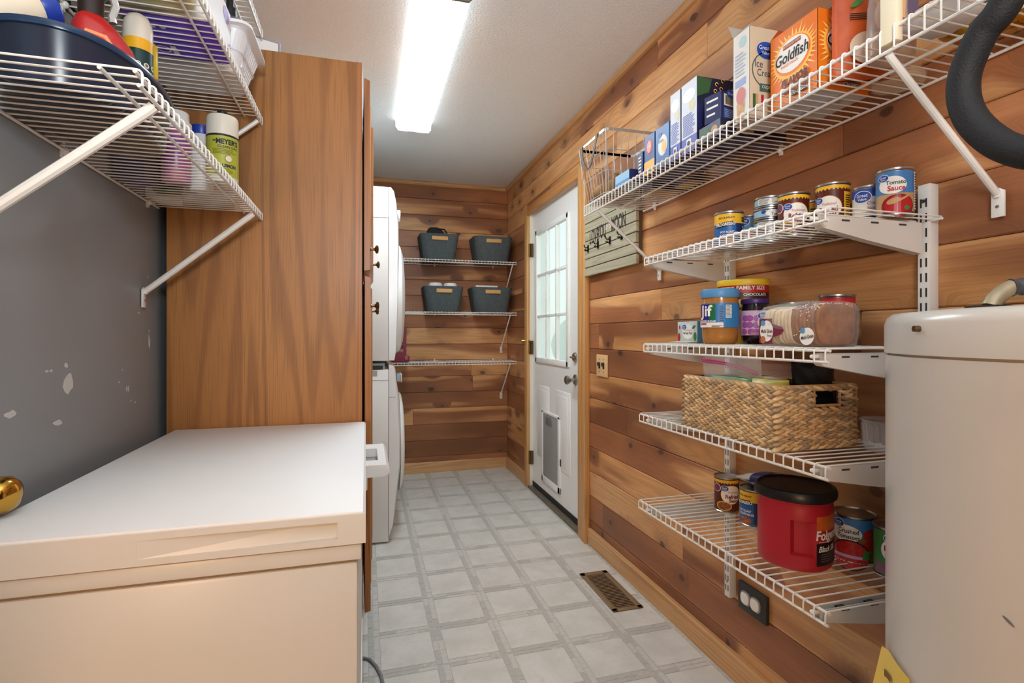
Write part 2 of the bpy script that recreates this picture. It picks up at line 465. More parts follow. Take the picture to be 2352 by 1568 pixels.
def flush_text():
    obs = []
    for t in _TX:
        c = bpy.data.curves.new('t', 'FONT'); c.body = t[1]; c.align_x = 'CENTER'; c.align_y = 'CENTER'; c.size = 1.0
        c.offset = t[10]; c.shear = t[11]; c.resolution_u = 3
        o = bpy.data.objects.new('t', c); COL.objects.link(o); obs.append(o)
    bpy.context.view_layer.update()
    dg = bpy.context.evaluated_depsgraph_get()
    mes = [bpy.data.meshes.new_from_object(o.evaluated_get(dg)) for o in obs]
    for t, o, me in zip(_TX, obs, mes):
        fm, s, cx, cy, h, mat, parent, sx, k, curved, bold, shear, rot, step, name, arc = t
        bpy.data.objects.remove(o)
        bm = bmesh.new(); bm.from_mesh(me); bpy.data.meshes.remove(me)
        if not bm.verts: bm.free(); continue
        xs = [v.co.x for v in bm.verts]; ys = [v.co.y for v in bm.verts]
        mx, my = (min(xs) + max(xs)) / 2, (min(ys) + max(ys)) / 2
        sc = h / 0.72
        ca, sa = math.cos(rot), math.sin(rot)
        for v in bm.verts:
            x, y = (v.co.x - mx) * sc * sx, (v.co.y - my) * sc
            y += arc * x * x
            v.co = (cx + x * ca - y * sa, cy + x * sa + y * ca, 0)
        _wrap(bm, fm, name, mat, parent, k, curved, step)

# ================================================================== ROOM SHELL
XR, YB, XL, HC = 1.18, 4.324, -0.60, 2.408
YF = -2.2
z_rows = [0.130 + 0.1335 * k for k in range(-1, 18)]
DY0, DY1, DZ = 2.735, 3.70, 2.045       # door opening
fl = struct('floor', MB().box(-1.6, 1.30, YF, 4.45, -0.05, 0.0), VG)
struct('ceiling', MB().box(-1.6, 1.30, YF, 4.45, HC, HC + 0.06), CEIL)
wr = MB()
wr.box(1.192, 1.30, YF, DY0, 0, HC).box(1.192, 1.30, DY1, 4.45, 0, HC).box(1.192, 1.30, DY0, DY1, DZ, HC)
wall_right = struct('wall_right', wr, DARK)
wall_back = struct('wall_back', MB().box(-0.7, 1.192, 4.336, 4.45, 0, HC), DARK)
wall_left = struct('wall_left', MB().box(-0.72, XL, 0.12, 4.45, 0, HC), GREYW)
struct('wall_front', MB().box(-1.6, 1.30, YF - 0.1, YF, 0, HC), M('beige_wall_paint', (206, 190, 168), 0.7))
struct('wall_side', MB().box(-1.7, -1.6, YF, 0.12, 0, HC).box(-1.6, -0.72, 0.12, 0.2, 0, HC), _M['beige_wall_paint'])

def plank(parent, side, a0, a1, z0, z1, tone):
    L = a1 - a0; hgt = z1 - z0; c = 0.0035; th = 0.012
    m = MB()
    prof = [(-th, 0.0006), (-0.0030, 0.0006), (0.0, c), (0.0, hgt - 0.0048), (-0.0040, hgt - 0.0006), (-th, hgt - 0.0006)]
    m.loft([[(0.0008, p[0], p[1]) for p in prof], [(L - 0.0008, p[0], p[1]) for p in prof]])
    o = m.build('plank', CEDAR, parent)
    o['tone'] = tone; o['seed'] = random.random()
    if side == 'r': o.location = (XR, a0, z0); o.rotation_euler = (0, 0, PI / 2)
    else: o.location = (a1, YB, z0); o.rotation_euler = (0, 0, PI)
    return o
rp = random.Random(21)
joint = {16: [1.93], 15: [1.60, 0.3], 14: [2.3], 13: [0.93], 12: [0.2], 11: [1.05], 10: [2.2, 0.5], 9: [0.62], 8: [1.9], 7: [2.5, 1.0], 6: [1.35], 5: [0.7], 4: [2.2], 3: [1.2], 2: [0.55], 1: [1.75], 0: [2.45, 1.0], -1: [1.5]}
tones = {16: .45, 15: .25, 14: .30, 13: .62, 12: .80, 11: .72, 10: .55, 9: .60, 8: .40, 7: .62, 6: .66, 5: .50, 4: .60, 3: .70, 2: .42, 1: .42, 0: .70, -1: .8}
for i, k in enumerate(range(-1, 17)):
    z0, z1 = max(z_rows[i], 0.002), min(z_rows[i + 1], HC - 0.002)
    t = tones[k]
    cuts = sorted([-0.35] + joint[k] + [YB - 0.001])
    for a, b in zip(cuts[:-1], cuts[1:]):
        segs = [(a, b)]
        if z0 < 2.08:
            segs = []
            if a < 2.675: segs.append((a, min(b, 2.675)))
            if b > 3.755: segs.append((max(a, 3.755), b))
        for q0, q1 in segs:
            zz1 = z1
            plank(wall_right, 'r', q0, q1, z0, zz1, min(0.95, max(0.05, t + rp.uniform(-0.12, 0.12))))
    bc = sorted([-0.66] + ([rp.uniform(0.35, 0.9)] if rp.random() < 0.3 else []) + [XR - 0.0005])
    tb = {16: .85, 15: .45, 14: .7, 13: .72, 12: .78, 11: .62, 10: .5, 9: .6, 8: .66, 7: .5, 6: .35, 5: .38, 4: .82, 3: .75, 2: .55, 1: .85, 0: .88, -1: .9}[k]
    for a, b in zip(bc[:-1], bc[1:]):
        plank(wall_back, 'b', a, b, z0, z1, tb)
# narrow plank strip above the door head
plank(wall_right, 'r', 2.675, 3.755, 2.095, z_rows[16] - 0.0005, 0.5)

# trims
struct('trim_1', MB().prism([(1.18, 2.372), (1.166, 2.374), (1.156, 2.384), (1.156, 2.396), (1.166, 2.4075), (1.18, 2.4075)], 'y', -0.35, YB), BASEY, smooth=True)
struct('trim_2', MB().prism([(YB, 2.372), (YB - .014, 2.374), (YB - .024, 2.384), (YB - .024, 2.396), (YB - .014, 2.4075), (YB, 2.4075)], 'x', -0.6, 1.156), BASEX, smooth=True)
BBP = [(0.0, 0.001), (0.014, 0.001), (0.014, 0.078), (0.010, 0.088), (0.0, 0.088)]
struct('baseboard_right', MB().prism([(1.18 - p[0], p[1]) for p in BBP], 'y', -0.35, 2.612).prism([(1.18 - p[0], p[1]) for p in BBP], 'y', 3.762, YB), BASEY)
struct('baseboard_back', MB().prism([(YB - p[0], p[1]) for p in BBP], 'x', -0.6, 1.166), BASEX)

# floor tiles: squares with double strip borders, all single pieces
TX0, TPX, TY0, TPY, BW = 0.0285, 0.2285, 1.556, 0.2335, 0.0205
tile_me = MB().prism([(-.092, -.0945), (.092, -.0945), (.092, .0945), (-.092, .0945)], 'z', 0, 0.0016).mesh('tile', bevel=0.0012, segs=1)
tile_me.materials.append(VT)
st = []
for i in range(-3, 5):
    for j in range(-7, 12):
        x = TX0 + TPX * (i + 0.5); y = TY0 + TPY * (j + 0.5)
        if y > YB - 0.07: continue
        vis = x > -0.02 and y > 1.2
        if x < 1.07 and y > 0.2 and x > -0.15:
            shared('tile', tile_me, fl, (x, y, 0.0))
        for q in (0, 1):       # strips to the right of and beyond each tile
            xs = TX0 + TPX * (i + 1) + (q - 0.5) * BW
            if xs < 1.13 and y < YB - 0.13: st.append((xs, y, 0, i, j, q))
            ys = TY0 + TPY * (j + 1) + (q - 0.5) * BW
            if ys < YB - 0.05 and x < 1.06: st.append((x, ys, 1, i, j, q))
stone_me = {}
for ax in (0, 1):
    for m_ in (VS1, VS2):
        for ln in (0.045, 0.06, 0.08):
            hx, hy = (0.0088, ln / 2) if ax == 0 else (ln / 2, 0.0088)
            me = MB().box(-hx, hx, -hy, hy, 0, 0.0011).mesh('border_stone', bevel=0.0008, segs=1); me.materials.append(m_)
            stone_me[(ax, m_.name, ln)] = me
rs = random.Random(5); stones = []
for (x, y, ax, i, j, q) in st:
    if y < 0.3 or x < -0.1: continue
    dark = (ax == 0 and q == 0) or (ax == 1 and (i + j) % 2 == 0)
    half = 0.115 if ax == 0 else 0.0925; a = -half
    order = [0.08, 0.06, 0.08] if rs.random() < 0.5 else [0.06, 0.08, 0.08]
    if rs.random() < .3: order = [0.045, 0.06, 0.06, 0.06]
    if ax: order = [0.06, 0.06, 0.06] if rs.random() < .5 else [0.045, 0.08, 0.06][:: rs.choice((1, -1))]
    for ln in order:
        c = a + ln / 2 + 0.001; a += ln + 0.0015
        if a > half + 0.004: break
        mt = VS1 if (dark and rs.random() < 0.8) or rs.random() < 0.12 else VS2
        p = (x, y + c) if ax == 0 else (x + c, y)
        stones.append((p, ax, mt, ln))
stones.sort(key=lambda s: (0 if (s[0][1] > 1.25 and s[0][0] > 0.0) else 1, s[0][1]))
rest = {VS1.name: MB(), VS2.name: MB()}
for n_, (p, ax, mt, ln) in enumerate(stones):
    if p[0] > 1.16: continue
    if n_ < 215: shared('border_stone', stone_me[(ax, mt.name, ln)], fl, (p[0], p[1], 0.0))
    else:
        hx, hy = (0.0088, ln / 2) if ax == 0 else (ln / 2, 0.0088)
        rest[mt.name].box(p[0] - hx, p[0] + hx, p[1] - hy, p[1] + hy, 0, 0.0011)
for nm, mb in rest.items(): mb.build('border_stones', _M[nm], fl, kind='stuff')

# outside the door: lawn and shrubs
struct('ground', MB().box(1.35, 30, -12, 22, -0.45, -0.40), M('lawn', (92, 122, 60), 0.9, noise=0.7, nscale=2.0, c2=(66, 98, 44)))
LEAF = M('shrub_leaves', (74, 116, 52), 0.7, noise=0.8, nscale=6, c2=(40, 74, 30))
for n_, (x, y, r, lb_) in enumerate([(6.5, 13.0, 1.3, 'round green shrub outside, seen dimly through the frosted door panes'), (8.0, 17.5, 1.7, 'larger green shrub outside, behind the round one')]):
    t = thing('shrub', lb_, 'shrub', (x, y, -0.4))
    m = MB(); rr = random.Random(n_)
    for q in range(26):
        a, b = rr.uniform(0, 2 * PI), rr.uniform(0, 1)
        m.ell((r * .6 * math.cos(a) * math.sqrt(1 - b * b), r * .6 * math.sin(a) * math.sqrt(1 - b * b), .5 + r * .8 * b), (r * .4,) * 3, 8, 6)
    m.build('foliage', LEAF, t, kind='stuff')
    MB().tube([(0, 0, 0), (0, 0, .7)], .06, 8).build('trunk', M('bark', (90, 70, 52), 0.9), t)

# ------------------------------------------------------------------ door_1 (white, nine panes)
XD = 1.205
door = bpy.data.objects.new('door_1', None); door['kind'] = 'structure'; COL.objects.link(door); door.location = (XD, 3.23, 0)
DO = (XD, 3.23, 0)
GZ0, GZ1, GY0, GY1 = 0.945, 1.893, 2.972, 3.612
m = MB(DO)
for b in [(2.747, GY0, .05, 2.03), (GY1, 3.69, .05, 2.03), (GY0, GY1, .05, GZ0), (GY0, GY1, GZ1, 2.03)]:
    m.box(XD, XD + .042, b[0], b[1], b[2], b[3])
m.build('slab', DOORW, door)
m = MB(DO)
for b in [(GY0 - .005, GY0 + .032, GZ0 - .005, GZ1 + .005), (GY1 - .032, GY1 + .005, GZ0 - .005, GZ1 + .005), (GY0, GY1, GZ0 - .005, GZ0 + .032), (GY0, GY1, GZ1 - .032, GZ1 + .005)]:
    m.box(XD - .011, XD + .02, b[0], b[1], b[2], b[3])
m.build('window_frame', DOORW, door, bevel=0.004)
gy0, gy1, gz0, gz1 = GY0 + .032, GY1 - .032, GZ0 + .032, GZ1 - .032
for i in (1, 2):
    yy = gy0 + (gy1 - gy0) * i / 3
    MB(DO).box(XD - .006, XD + .02, yy - .009, yy + .009, gz0, gz1).build('muntin', DOORW, door, bevel=0.003)
    zz = gz0 + (gz1 - gz0) * i / 3
    MB(DO).box(XD - .006, XD + .02, gy0, gy1, zz - .009, zz + .009).build('muntin', DOORW, door, bevel=0.003)
for i in range(3):
    for j in range(3):
        a = gy0 + (gy1 - gy0) * i / 3; b = gz0 + (gz1 - gz0) * j / 3
        MB(DO).box(XD + .022, XD + .025, a, a + (gy1 - gy0) / 3, b, b + (gz1 - gz0) / 3).build('pane', FROST, door)
for (a, b) in ((2.955, 3.205), (3.335, 3.585)):
    m = MB(DO)
    for q, d in ((0.0, 0.004), (0.03, 0.0065)):
        m.box(XD - d, XD + .01, a + q, b - q, .27 + q, .78 - q)
    m.build('raised_panel', DOORW, door, bevel=0.004)
MB(DO).box(XD - .004, XD + .03, 2.747, 3.69, .012, .052).build('door_sweep', DARK, door)
MB(DO).box(1.165, 1.29, DY0, DY1, 0.0, .016).build('threshold', M('worn_threshold', (120, 108, 94), 0.5, noise=0.6, nscale=30), door)
# casing and jambs
MB(DO).box(1.158, 1.192, 2.668, 2.735, 0, 2.095).build('casing', CASING, door, bevel=0.004)
MB(DO).box(1.158, 1.192, 3.697, 3.762, 0, 2.095).build('casing', CASING, door, bevel=0.004)
MB(DO).box(1.158, 1.192, 2.735, 3.697, 2.032, 2.095).build('head_casing', CASING_X, door, bevel=0.004)
MB(DO).box(1.18, 1.30, 2.735, 2.745, 0, 2.04).box(1.18, 1.30, 3.691, 3.70, 0, 2.04).box(1.18, 1.30, 2.735, 3.70, 2.034, 2.045).build('jamb', M('jamb_paint', (224, 222, 210), 0.5), door)
MB(DO).box(1.150, 1.18, 2.614, 2.668, 0.0, 1.99).build('side_casing', CASING, door, bevel=0.004)
# pet door
py0, py1, pz0, pz1 = 3.11, 3.465, .115, .612
m = MB(DO)
for b in [(py0, py0 + .04, pz0, pz1), (py1 - .028, py1, pz0, pz1), (py0, py1, pz0, pz0 + .045), (py0, py1, pz1 - .018, pz1)]:
    m.box(XD - .012, XD, b[0], b[1], b[2], b[3])
pf = m.build('pet_door_frame', M('bright_white_plastic', (244, 244, 244), 0.35), door, bevel=0.004)
MB(DO).box(XD - .009, XD - .004, py0 + .04, py1 - .026, pz0 + .045, pz1 - .016).build('pet_door_flap', M('grey_flap', (158, 158, 158), 0.45, noise=0.3, nscale=80), pf, bevel=0.003)
MB(DO).box(XD - .013, XD - .008, 3.26, 3.375, .525, .58).build('pet_door_handle', M('flap_handle_grey', (120, 122, 124), 0.4), pf, bevel=0.006)
MB(DO).box(XD - .012, XD, 3.096, 3.108, .30, .345).build('pet_door_latch', DARK, pf, bevel=0.003)
# knob and deadbolt
k_ = MB(DO).lathe([(.031, 0), (.031, -.006), (.024, -.011), (.012, -.013), (.011, -.035), (.021, -.042), (.027, -.052), (.026, -.062), (.016, -.069), (.0, -.07)], 24, (XD, 2.872, .872), axis='x').build('door_knob', NICKEL, door, smooth=True)
d_ = MB(DO).lathe([(.028, 0), (.028, -.008), (.022, -.014), (.0, -.015)], 24, (XD, 2.876, 1.006), axis='x').build('deadbolt', NICKEL, door, smooth=True)
MB(DO).box(XD - .032, XD - .012, 2.860, 2.892, 1.001, 1.011).build('thumb_turn', NICKEL, d_, bevel=0.003)
for zc in (1.77, 1.045, .225):
    h_ = MB(DO).lathe([(.0065, -.05), (.0065, .05)], 12, (1.178, 3.694, zc)).box(1.184, 1.203, 3.678, 3.698, zc - .05, zc + .05).build('hinge', ABRASS, door, smooth=True)
MB(DO).tube([(1.178, 3.694, 1.098), (1.150, 3.715, 1.096), (1.130, 3.725, 1.096)], .006, 8).ell((1.127, 3.727, 1.096), (.009,) * 3, 8, 6).build('hinge_door_stop', BRASS, door, smooth=True)

# door_2: unused door in the grey wall, its brass knob reaching into view over the freezer
d2 = bpy.data.objects.new('door_2', None); d2['kind'] = 'structure'; COL.objects.link(d2); d2.location = (XL, .6, 0)
O2 = (XL, .6, 0)
MB(O2).box(XL, XL + .004, .18, 1.0, .02, 2.03).build('slab', GREYW, d2)
MB(O2).lathe([(.032, 0), (.032, .006), (.026, .010), (.013, .013), (.012, .03), (.022, .036), (.0285, .047), (.0285, .058), (.022, .068), (.010, .073), (0, .074)], 32, (XL + .004, .992, .890), axis='x').build('door_knob', BRASS, d2, smooth=True)

# chipped paint on the grey wall
CH = M('bare_wall_filler', (206, 206, 202), 0.8)
rc = random.Random(4)
for (y, z, a, b) in [(1.30, 1.04, .022, .026), (1.223, 1.068, .006, .003), (1.236, 1.068, .005, .003), (1.575, .998, .004, .008), (1.585, .998, .004, .009), (1.60, .965, .005, .003), (1.625, .957, .007, .003), (1.113, 1.0, .016, .007), (1.26, .961, .018, .008), (1.718, 1.12, .003, .018), (1.725, 1.115, .003, .016), (1.72, 1.15, .003, .006), (1.53, 1.02, .004, .003), (1.55, 1.05, .003, .003), (1.71, 1.305, .003, .004), (1.645, 1.20, .003, .003), (1.652, 1.20, .003, .003), (1.29, 1.075, .008, .006)]:
    poly = []
    for q in range(11):
        t = 2 * PI * q / 11; r = rc.uniform(.6, 1.1); poly.append((y + a * r * math.cos(t), z + b * r * math.sin(t)))
    MB().prism(poly, 'x', XL - .001, XL + .0006).build('paint_chip', CH, wall_left)

# ------------------------------------------------------------------ ceiling light
lx0, lx1, ly0, ly1, lz = .172, .374, 1.852, 3.140, 2.348
t = thing('ceiling_light', 'long white wraparound fluorescent fixture on the textured ceiling', 'light', (.273, 2.496, HC))
O_ = (.273, 2.496, HC)
MB(O_).box(lx0 + .03, lx1 - .03, ly0 + .01, ly1 - .01, 2.385, HC).build('housing', APPLF, t)
k = NT('lit_lens'); ox = k.sep(k.obj())[0]
f_ = k.smooth(k.math('ABSOLUTE', ox), 0.004, 0.034, 0.034, 1.0)
k.b.inputs['Base Color'].default_value = lin((240, 240, 234)); k.b.inputs['Emission Color'].default_value = (0.80, 0.92, 1.0, 1)
k.put(k.b.inputs['Emission Strength'], k.math('MULTIPLY', f_, FIXTURE_STRENGTH))
LENSW = emis('lens_side_glow', (236, 242, 245), 0.9)
for sd in (0, 1):
    q = [(lx0, HC - .004), (lx0 + .003, lz + .02), (lx0 + .012, lz + .004)] if sd == 0 else [(lx1 - .012, lz + .004), (lx1 - .003, lz + .02), (lx1, HC - .004)]
    MB(O_).loft([[(p[0], ly0 + .012, p[1]) for p in q], [(p[0], ly1 - .012, p[1]) for p in q]], False, False, closed=False).build('lens_side', LENSW, t, smooth=True)
prof = [(lx0 + .012, lz + .004), (lx0 + .03, lz), (lx1 - .03, lz), (lx1 - .012, lz + .004)]
MB(O_).loft([[(p[0], ly0 + .012, p[1]) for p in prof], [(p[0], ly1 - .012, p[1]) for p in prof]], False, False, closed=False).build('lens', k.m, t, smooth=True)
for (a, b, mt) in ((ly0, ly0 + .012, M('fixture_end_metal', (150, 146, 132), 0.45, metal=0.6)), (ly1 - .012, ly1, APPLF)):
    MB(O_).prism([(lx0 - .004, HC), (lx0 - .004, lz + .018), (lx0 + .012, lz), (lx1 - .012, lz), (lx1 + .004, lz + .018), (lx1 + .004, HC)], 'y', a, b).build('end_cap', mt, t)

# ------------------------------------------------------------------ floor register, switch, outlet
vx0, vx1, vy0, vy1 = .976, 1.114, 1.931, 2.283
t = thing('floor_register', 'tan metal floor vent with louvres beside the right baseboard', 'vent', ((vx0 + vx1) / 2, (vy0 + vy1) / 2, 0))
O_ = t.location[:]
VM = M('tan_metal', (146, 122, 92), 0.45, metal=0.3)
m = MB(O_)
for b in [(vx0, vx0 + .024, vy0, vy1), (vx1 - .024, vx1, vy0, vy1), (vx0, vx1, vy0, vy0 + .020), (vx0, vx1, vy1 - .03, vy1)]: m.box(b[0], b[1], b[2], b[3], .0018, .0075)
m.build('frame', VM, t, bevel=0.002)
MB(O_).box(vx0 + .02, vx1 - .02, vy0 + .02, vy1 - .02, .0010, .0024).build('duct_opening', M('duct_black', (18, 15, 12), 0.9), t)
lm = MB().box(-(vx1 - vx0) / 2 + .022, (vx1 - vx0) / 2 - .022, -.0020, .0020, -.0006, .0006).mesh('louvre'); lm.materials.append(VM)
for i in range(25):
    shared('louvre', lm, t, (0, vy0 + .028 + i * (vy1 - vy0 - .064) / 24 - O_[1], .0050), (0.25, 0, 0))
t = thing('light_switch', 'tan double toggle switch plate on the cedar wall beside the door', 'switch', (1.176, 2.452, .98))
O_ = t.location[:]
MB(O_).box(1.172, 1.1795, 2.388, 2.516, .923, 1.037).build('plate', M('almond_plate', (222, 184, 134), 0.45), t, bevel=0.003)
for y in (2.428, 2.476):
    MB(O_).box(1.1700, 1.173, y - .008, y + .008, .965, .995).build('toggle_slot', BLACKM, t)
    MB(O_).box(1.160, 1.172, y - .005, y + .005, .978, .998).build('toggle', M('dark_toggle', (60, 52, 44), .4), t, bevel=.001)
    for z in (.948, 1.012): MB(O_).lathe([(.003, -.0013), (.003, 0)], 8, (1.172, y, z), axis='x').build('screw', ABRASS, t)
t = thing('wall_outlet', 'black outlet plate with two white round covers on the cedar wall below the lowest shelf', 'outlet', (1.173, 1.364, .30))
O_ = t.location[:]
MB(O_).box(1.166, 1.1795, 1.302, 1.426, .256, .343).build('plate', M('black_plate', (52, 52, 50), .5), t, bevel=0.003)
for y in (1.388, 1.345):
    MB(O_).lathe([(.0215, 0), (.0215, -.003), (.019, -.004), (0, -.004)], 24, (1.166, y, .30), axis='x', sq=3.0).build('socket_rim', M('socket_grey', (150, 150, 150), .4), t, smooth=True)
    MB(O_).lathe([(.0175, 0), (.0175, -.0022), (.0, -.0026)], 24, (1.162, y, .30), axis='x', sq=3.0).build('socket_cover', WHITE, t, smooth=True)

# ================================================================== LARGE APPLIANCES AND CABINET
# chest freezer
fy0, fy1, fx0 = .866, 1.765, -.552
t = thing('chest_freezer', 'white chest freezer with flat lid standing against the grey wall', 'freezer', (-.276, 1.31, 0))
O_ = t.location[:]
MB(O_).box(fx0, -.012, fy0 + .01, fy1 - .004, .03, .772).build('body', FREEZ, t, bevel=.006)
MB(O_).box(fx0, -.006, fy0 + .006, fy1 - .002, .776, .802).build('rim_trim', FREEZ, t, bevel=.004)
MB(O_).box(fx0 + .01, -.016, fy0 + .014, fy1 - .01, .768, .812).build('gasket', M('gasket_tan', (150, 130, 104), .7), t)
# lid with a tapering finger recess in its end face
gx0, gx1, ga, gb = -.318, -.043, .815, .842
L0, L1, LZ0, LZ1 = fx0, .0, .805, .852
m = MB(O_)
m.box(L0, L1, fy0 + .016, fy1, LZ0, LZ1)
m.box(L0, gx0, fy0, fy0 + .016, LZ0, LZ1); m.box(gx1, L1, fy0, fy0 + .016, LZ0, LZ1)
m.box(gx0, gx1, fy0, fy0 + .016, gb, LZ1); m.box(gx0, gx1, fy0, fy0 + .016, LZ0, ga)
m.add([(gx0, fy0 + .0002, ga), (gx1, fy0 + .010, ga), (gx1, fy0 + .015, gb), (gx0, fy0 + .0002, gb), (gx0, fy0 + .016, ga), (gx1, fy0 + .016, ga), (gx1, fy0 + .016, gb), (gx0, fy0 + .016, gb)], [(0, 1, 2, 3), (0, 4, 5, 1), (3, 2, 6, 7), (1, 5, 6, 2)])
me_o = m.build('lid', FREEZ, t)
bmx = bmesh.new(); bmx.from_mesh(me_o.data); bmesh.ops.remove_doubles(bmx, verts=bmx.verts, dist=1e-5); bmx.to_mesh(me_o.data); bmx.free()
MB(O_).box(L0 + .004, L1 - .003, fy0 + .003, fy1 - .003, LZ1 - .001, LZ1 + .004).build('lid_top', M('freezer_lid_lit_white', (246, 247, 246), .5, noise=.12, nscale=7, c2=(238, 239, 237)), t, bevel=.0035)  # lid top whiter than the body enamel: brightness put into its colour
# front handle with square opening
hy0, hy1, hz0, hz1 = 1.222, 1.462, .815, .842
HG = M('handle_white', (232, 231, 228), .35)
m = MB(O_)
def hp(y, x1_): return [(-.004, hz0), (x1_ - .014, hz0), (x1_ - .004, hz0 + .005), (x1_, hz0 + .0135), (x1_ - .002, hz1 - .006), (x1_ - .008, hz1), (-.004, hz1)]
m.prism(hp(0, .054), 'y', hy0, hy0 + .05); m.prism(hp(0, .054), 'y', hy1 - .06, hy1)
m.prism([(p[0] if p[0] > .0 else .028, p[1]) for p in hp(0, .054)], 'y', hy0 + .05, hy1 - .06)
hd = m.build('lid_handle', HG, t)
MB(O_).box(-.003, .030, hy0 + .05, hy1 - .06, hz0 + .002, hz0 + .006).build('handle_shade', M('handle_shadow_grey', (140, 140, 138), .5), hd)  # grey sheet standing in for the shade inside the handle opening
MB(O_).box(-.008, .004, hy0, hy0 + .05, .785, hz0).build('latch_plate', HG, hd, bevel=.003)
for p_ in [(-.5, .93), (-.05, .93), (-.5, 1.7), (-.05, 1.7)]:
    MB(O_).lathe([(.018, 0), (.018, .035)], 12, (p_[0], p_[1], .0)).build('foot', BLACKM, t)
MB(O_).box(-.012, -.009, .9, 1.6, .05, .30).build('lower_grille_panel', APPLF, t, bevel=.001)
tag(MB().tube([(-.045, 1.86, .02), (-.022, 1.885, .012), (-.004, 1.889, .0075), (.015, 1.875, .0075), (.036, 1.829, .0075), (.049, 1.778, .0075), (.054, 1.736, .0075), (.052, 1.65, .0075), (.040, 1.56, .0075), (.02, 1.50, .0075), (-.03, 1.46, .0075)], .0052, 10).build('power_cord', M('grey_cable', (138, 138, 142), .45), smooth=True), 'grey power cord curving across the vinyl floor in front of the freezer', 'cord')

# tall oak cabinet
cx0, cx1, cy0, cy1, cz1 = -.575, -.012, 1.778, 2.70, 2.034
t = thing('pantry_cabinet', 'tall oak cabinet with brass knobs between the freezer and the dryer', 'cabinet', (-.29, 2.24, 0))
O_ = t.location[:]
MB(O_).box(cx0, cx1 - .02, cy0, cy0 + .016, 0, cz1).build('side_panel', OAK, t)
MB(O_).box(cx0, cx1 - .02, cy1 - .016, cy1, 0, cz1).box(cx0, cx0 + .012, cy0 + .016, cy1 - .016, 0, cz1).box(cx0, cx1 - .02, cy0 + .016, cy1 - .016, cz1 - .016, cz1 - .001).build('carcass', OAKD, t)
ff = MB(O_)
for b in [(cy0 - .001, cy0 + .04, .09, cz1 + .001), (cy1 - .04, cy1, .09, cz1), (2.19, 2.23, .09, cz1), (cy0, cy1, 1.32, 1.375), (cy0, cy1, cz1 - .04, cz1), (cy0, cy1, .09, .20)]: ff.box(cx1 - .02, cx1, b[0], b[1], b[2], b[3])
ff.build('face_frame', OAKD, t)
MB(O_).box(cx0, cx1 - .07, cy0 + .016, cy1 - .016, 0, .09).build('toe_kick', DARK, t)
def cab_door(y0, y1, z0, z1, xo, ajar, kz):
    """door hinged on its far edge, near edge standing out by ajar"""
    def X(y, d): return xo + d + ajar * (y1 - y) / (y1 - y0)
    m = MB(O_)
    pts = lambda d: [(X(y0, d), y0), (X(y1, d), y1)]
    a = pts(0.0); b = pts(.019)
    m.add([(a[0][0], a[0][1], z0), (b[0][0], b[0][1], z0 + .004), (b[1][0], b[1][1], z0 + .004), (a[1][0], a[1][1], z0), (a[0][0], a[0][1], z1), (b[0][0], b[0][1], z1 - .008), (b[1][0], b[1][1], z1 - .008), (a[1][0], a[1][1], z1)],
          [(3, 2, 1, 0), (4, 5, 6, 7), (0, 1, 5, 4), (1, 2, 6, 5), (2, 3, 7, 6), (3, 0, 4, 7)])
    d = m.build('door', OAKD, t)
    q = MB(O_); y2, y3 = y0 + .06, y1 - .06
    q.add([(X(y2, .018), y2, z0 + .06), (X(y2, .0235), y2 + .01, z0 + .07), (X(y3, .0235), y3 - .01, z0 + .07), (X(y3, .018), y3, z0 + .06), (X(y2, .018), y2, z1 - .06), (X(y2, .0235), y2 + .01, z1 - .07), (X(y3, .0235), y3 - .01, z1 - .07), (X(y3, .018), y3, z1 - .06)],
          [(3, 2, 1, 0), (4, 5, 6, 7), (0, 1, 5, 4), (1, 2, 6, 5), (2, 3, 7, 6), (3, 0, 4, 7)])
    q.build('raised_panel', OAKL, d)
    ky = y0 + .055
    MB(O_).lathe([(.009, 0), (.006, .003), (.0045, .012), (.006, .017), (.0135, .021), (.0150, .025), (.012, .029), (0, .031)], 18, (X(ky, .019), ky, kz), axis='x').build('knob', ABRASS, d, smooth=True)
cab_door(1.812, 2.200, 1.355, 2.003, cx1 + .001, .006, 1.437)
cab_door(2.222, 2.640, 1.355, 2.003, cx1 + .001, .022, 1.437)
cab_door(1.806, 2.200, .208, 1.338, cx1 + .001, .008, 1.240)
cab_door(2.222, 2.640, .208, 1.338, cx1 + .001, .018, 1.240)

# dryer on washer
ay0, ay1 = 2.905, 3.585
def appliance(name, label, z0, side_z1, prof, group=None):
    t = thing(name, label, name, (-.2, (ay0 + ay1) / 2, z0)); O_ = t.location[:]
    MB(O_).box(-.56, .120, ay0, ay1, z0 + .012, side_z1).build('body', APPL, t, bevel=.004)
    m = MB(O_); loops = []
    for y, s_ in ((ay0, 0.0), (ay0 + .02, .35), (ay0 + .09, .72), (ay0 + .2, .93), ((ay0 + ay1) / 2, 1.0), (ay1 - .2, .93), (ay1 - .09, .72), (ay1 - .02, .35), (ay1, 0.0)):
        loops.append([(.1215, y, prof[0][1])] + [(p[0] + s_ * p[2], y, p[1]) for p in prof] + [(.1215, y, prof[-1][1])])
    m.loft(loops).build('front_panel', APPLF, t, smooth=True, ang=50)
    return t, O_
t, O_ = appliance('dryer', 'white front-loading dryer stacked on top of the washer', .985, 1.946,
    [(.150, 1.000, .006), (.158, 1.05, .01), (.166, 1.30, .014), (.170, 1.60, .016), (.168, 1.765, .014), (.164, 1.79, .012), (.160, 1.86, .010), (.148, 1.925, .008), (.132, 1.946, .0)])
MB(O_).box(-.56, .1195, ay0 - .0012, ay0 + .002, 1.776, 1.7785).box(.119, .1205, ay0 - .0008, ay0 + .01, 1.0, 1.778).build('seam', M('seam_grey', (120, 120, 116), .6), t)
MB(O_).box(-.3, .085, ay0 - .002, ay0 + .002, 1.898, 1.902).build('side_crease', APPL, t)
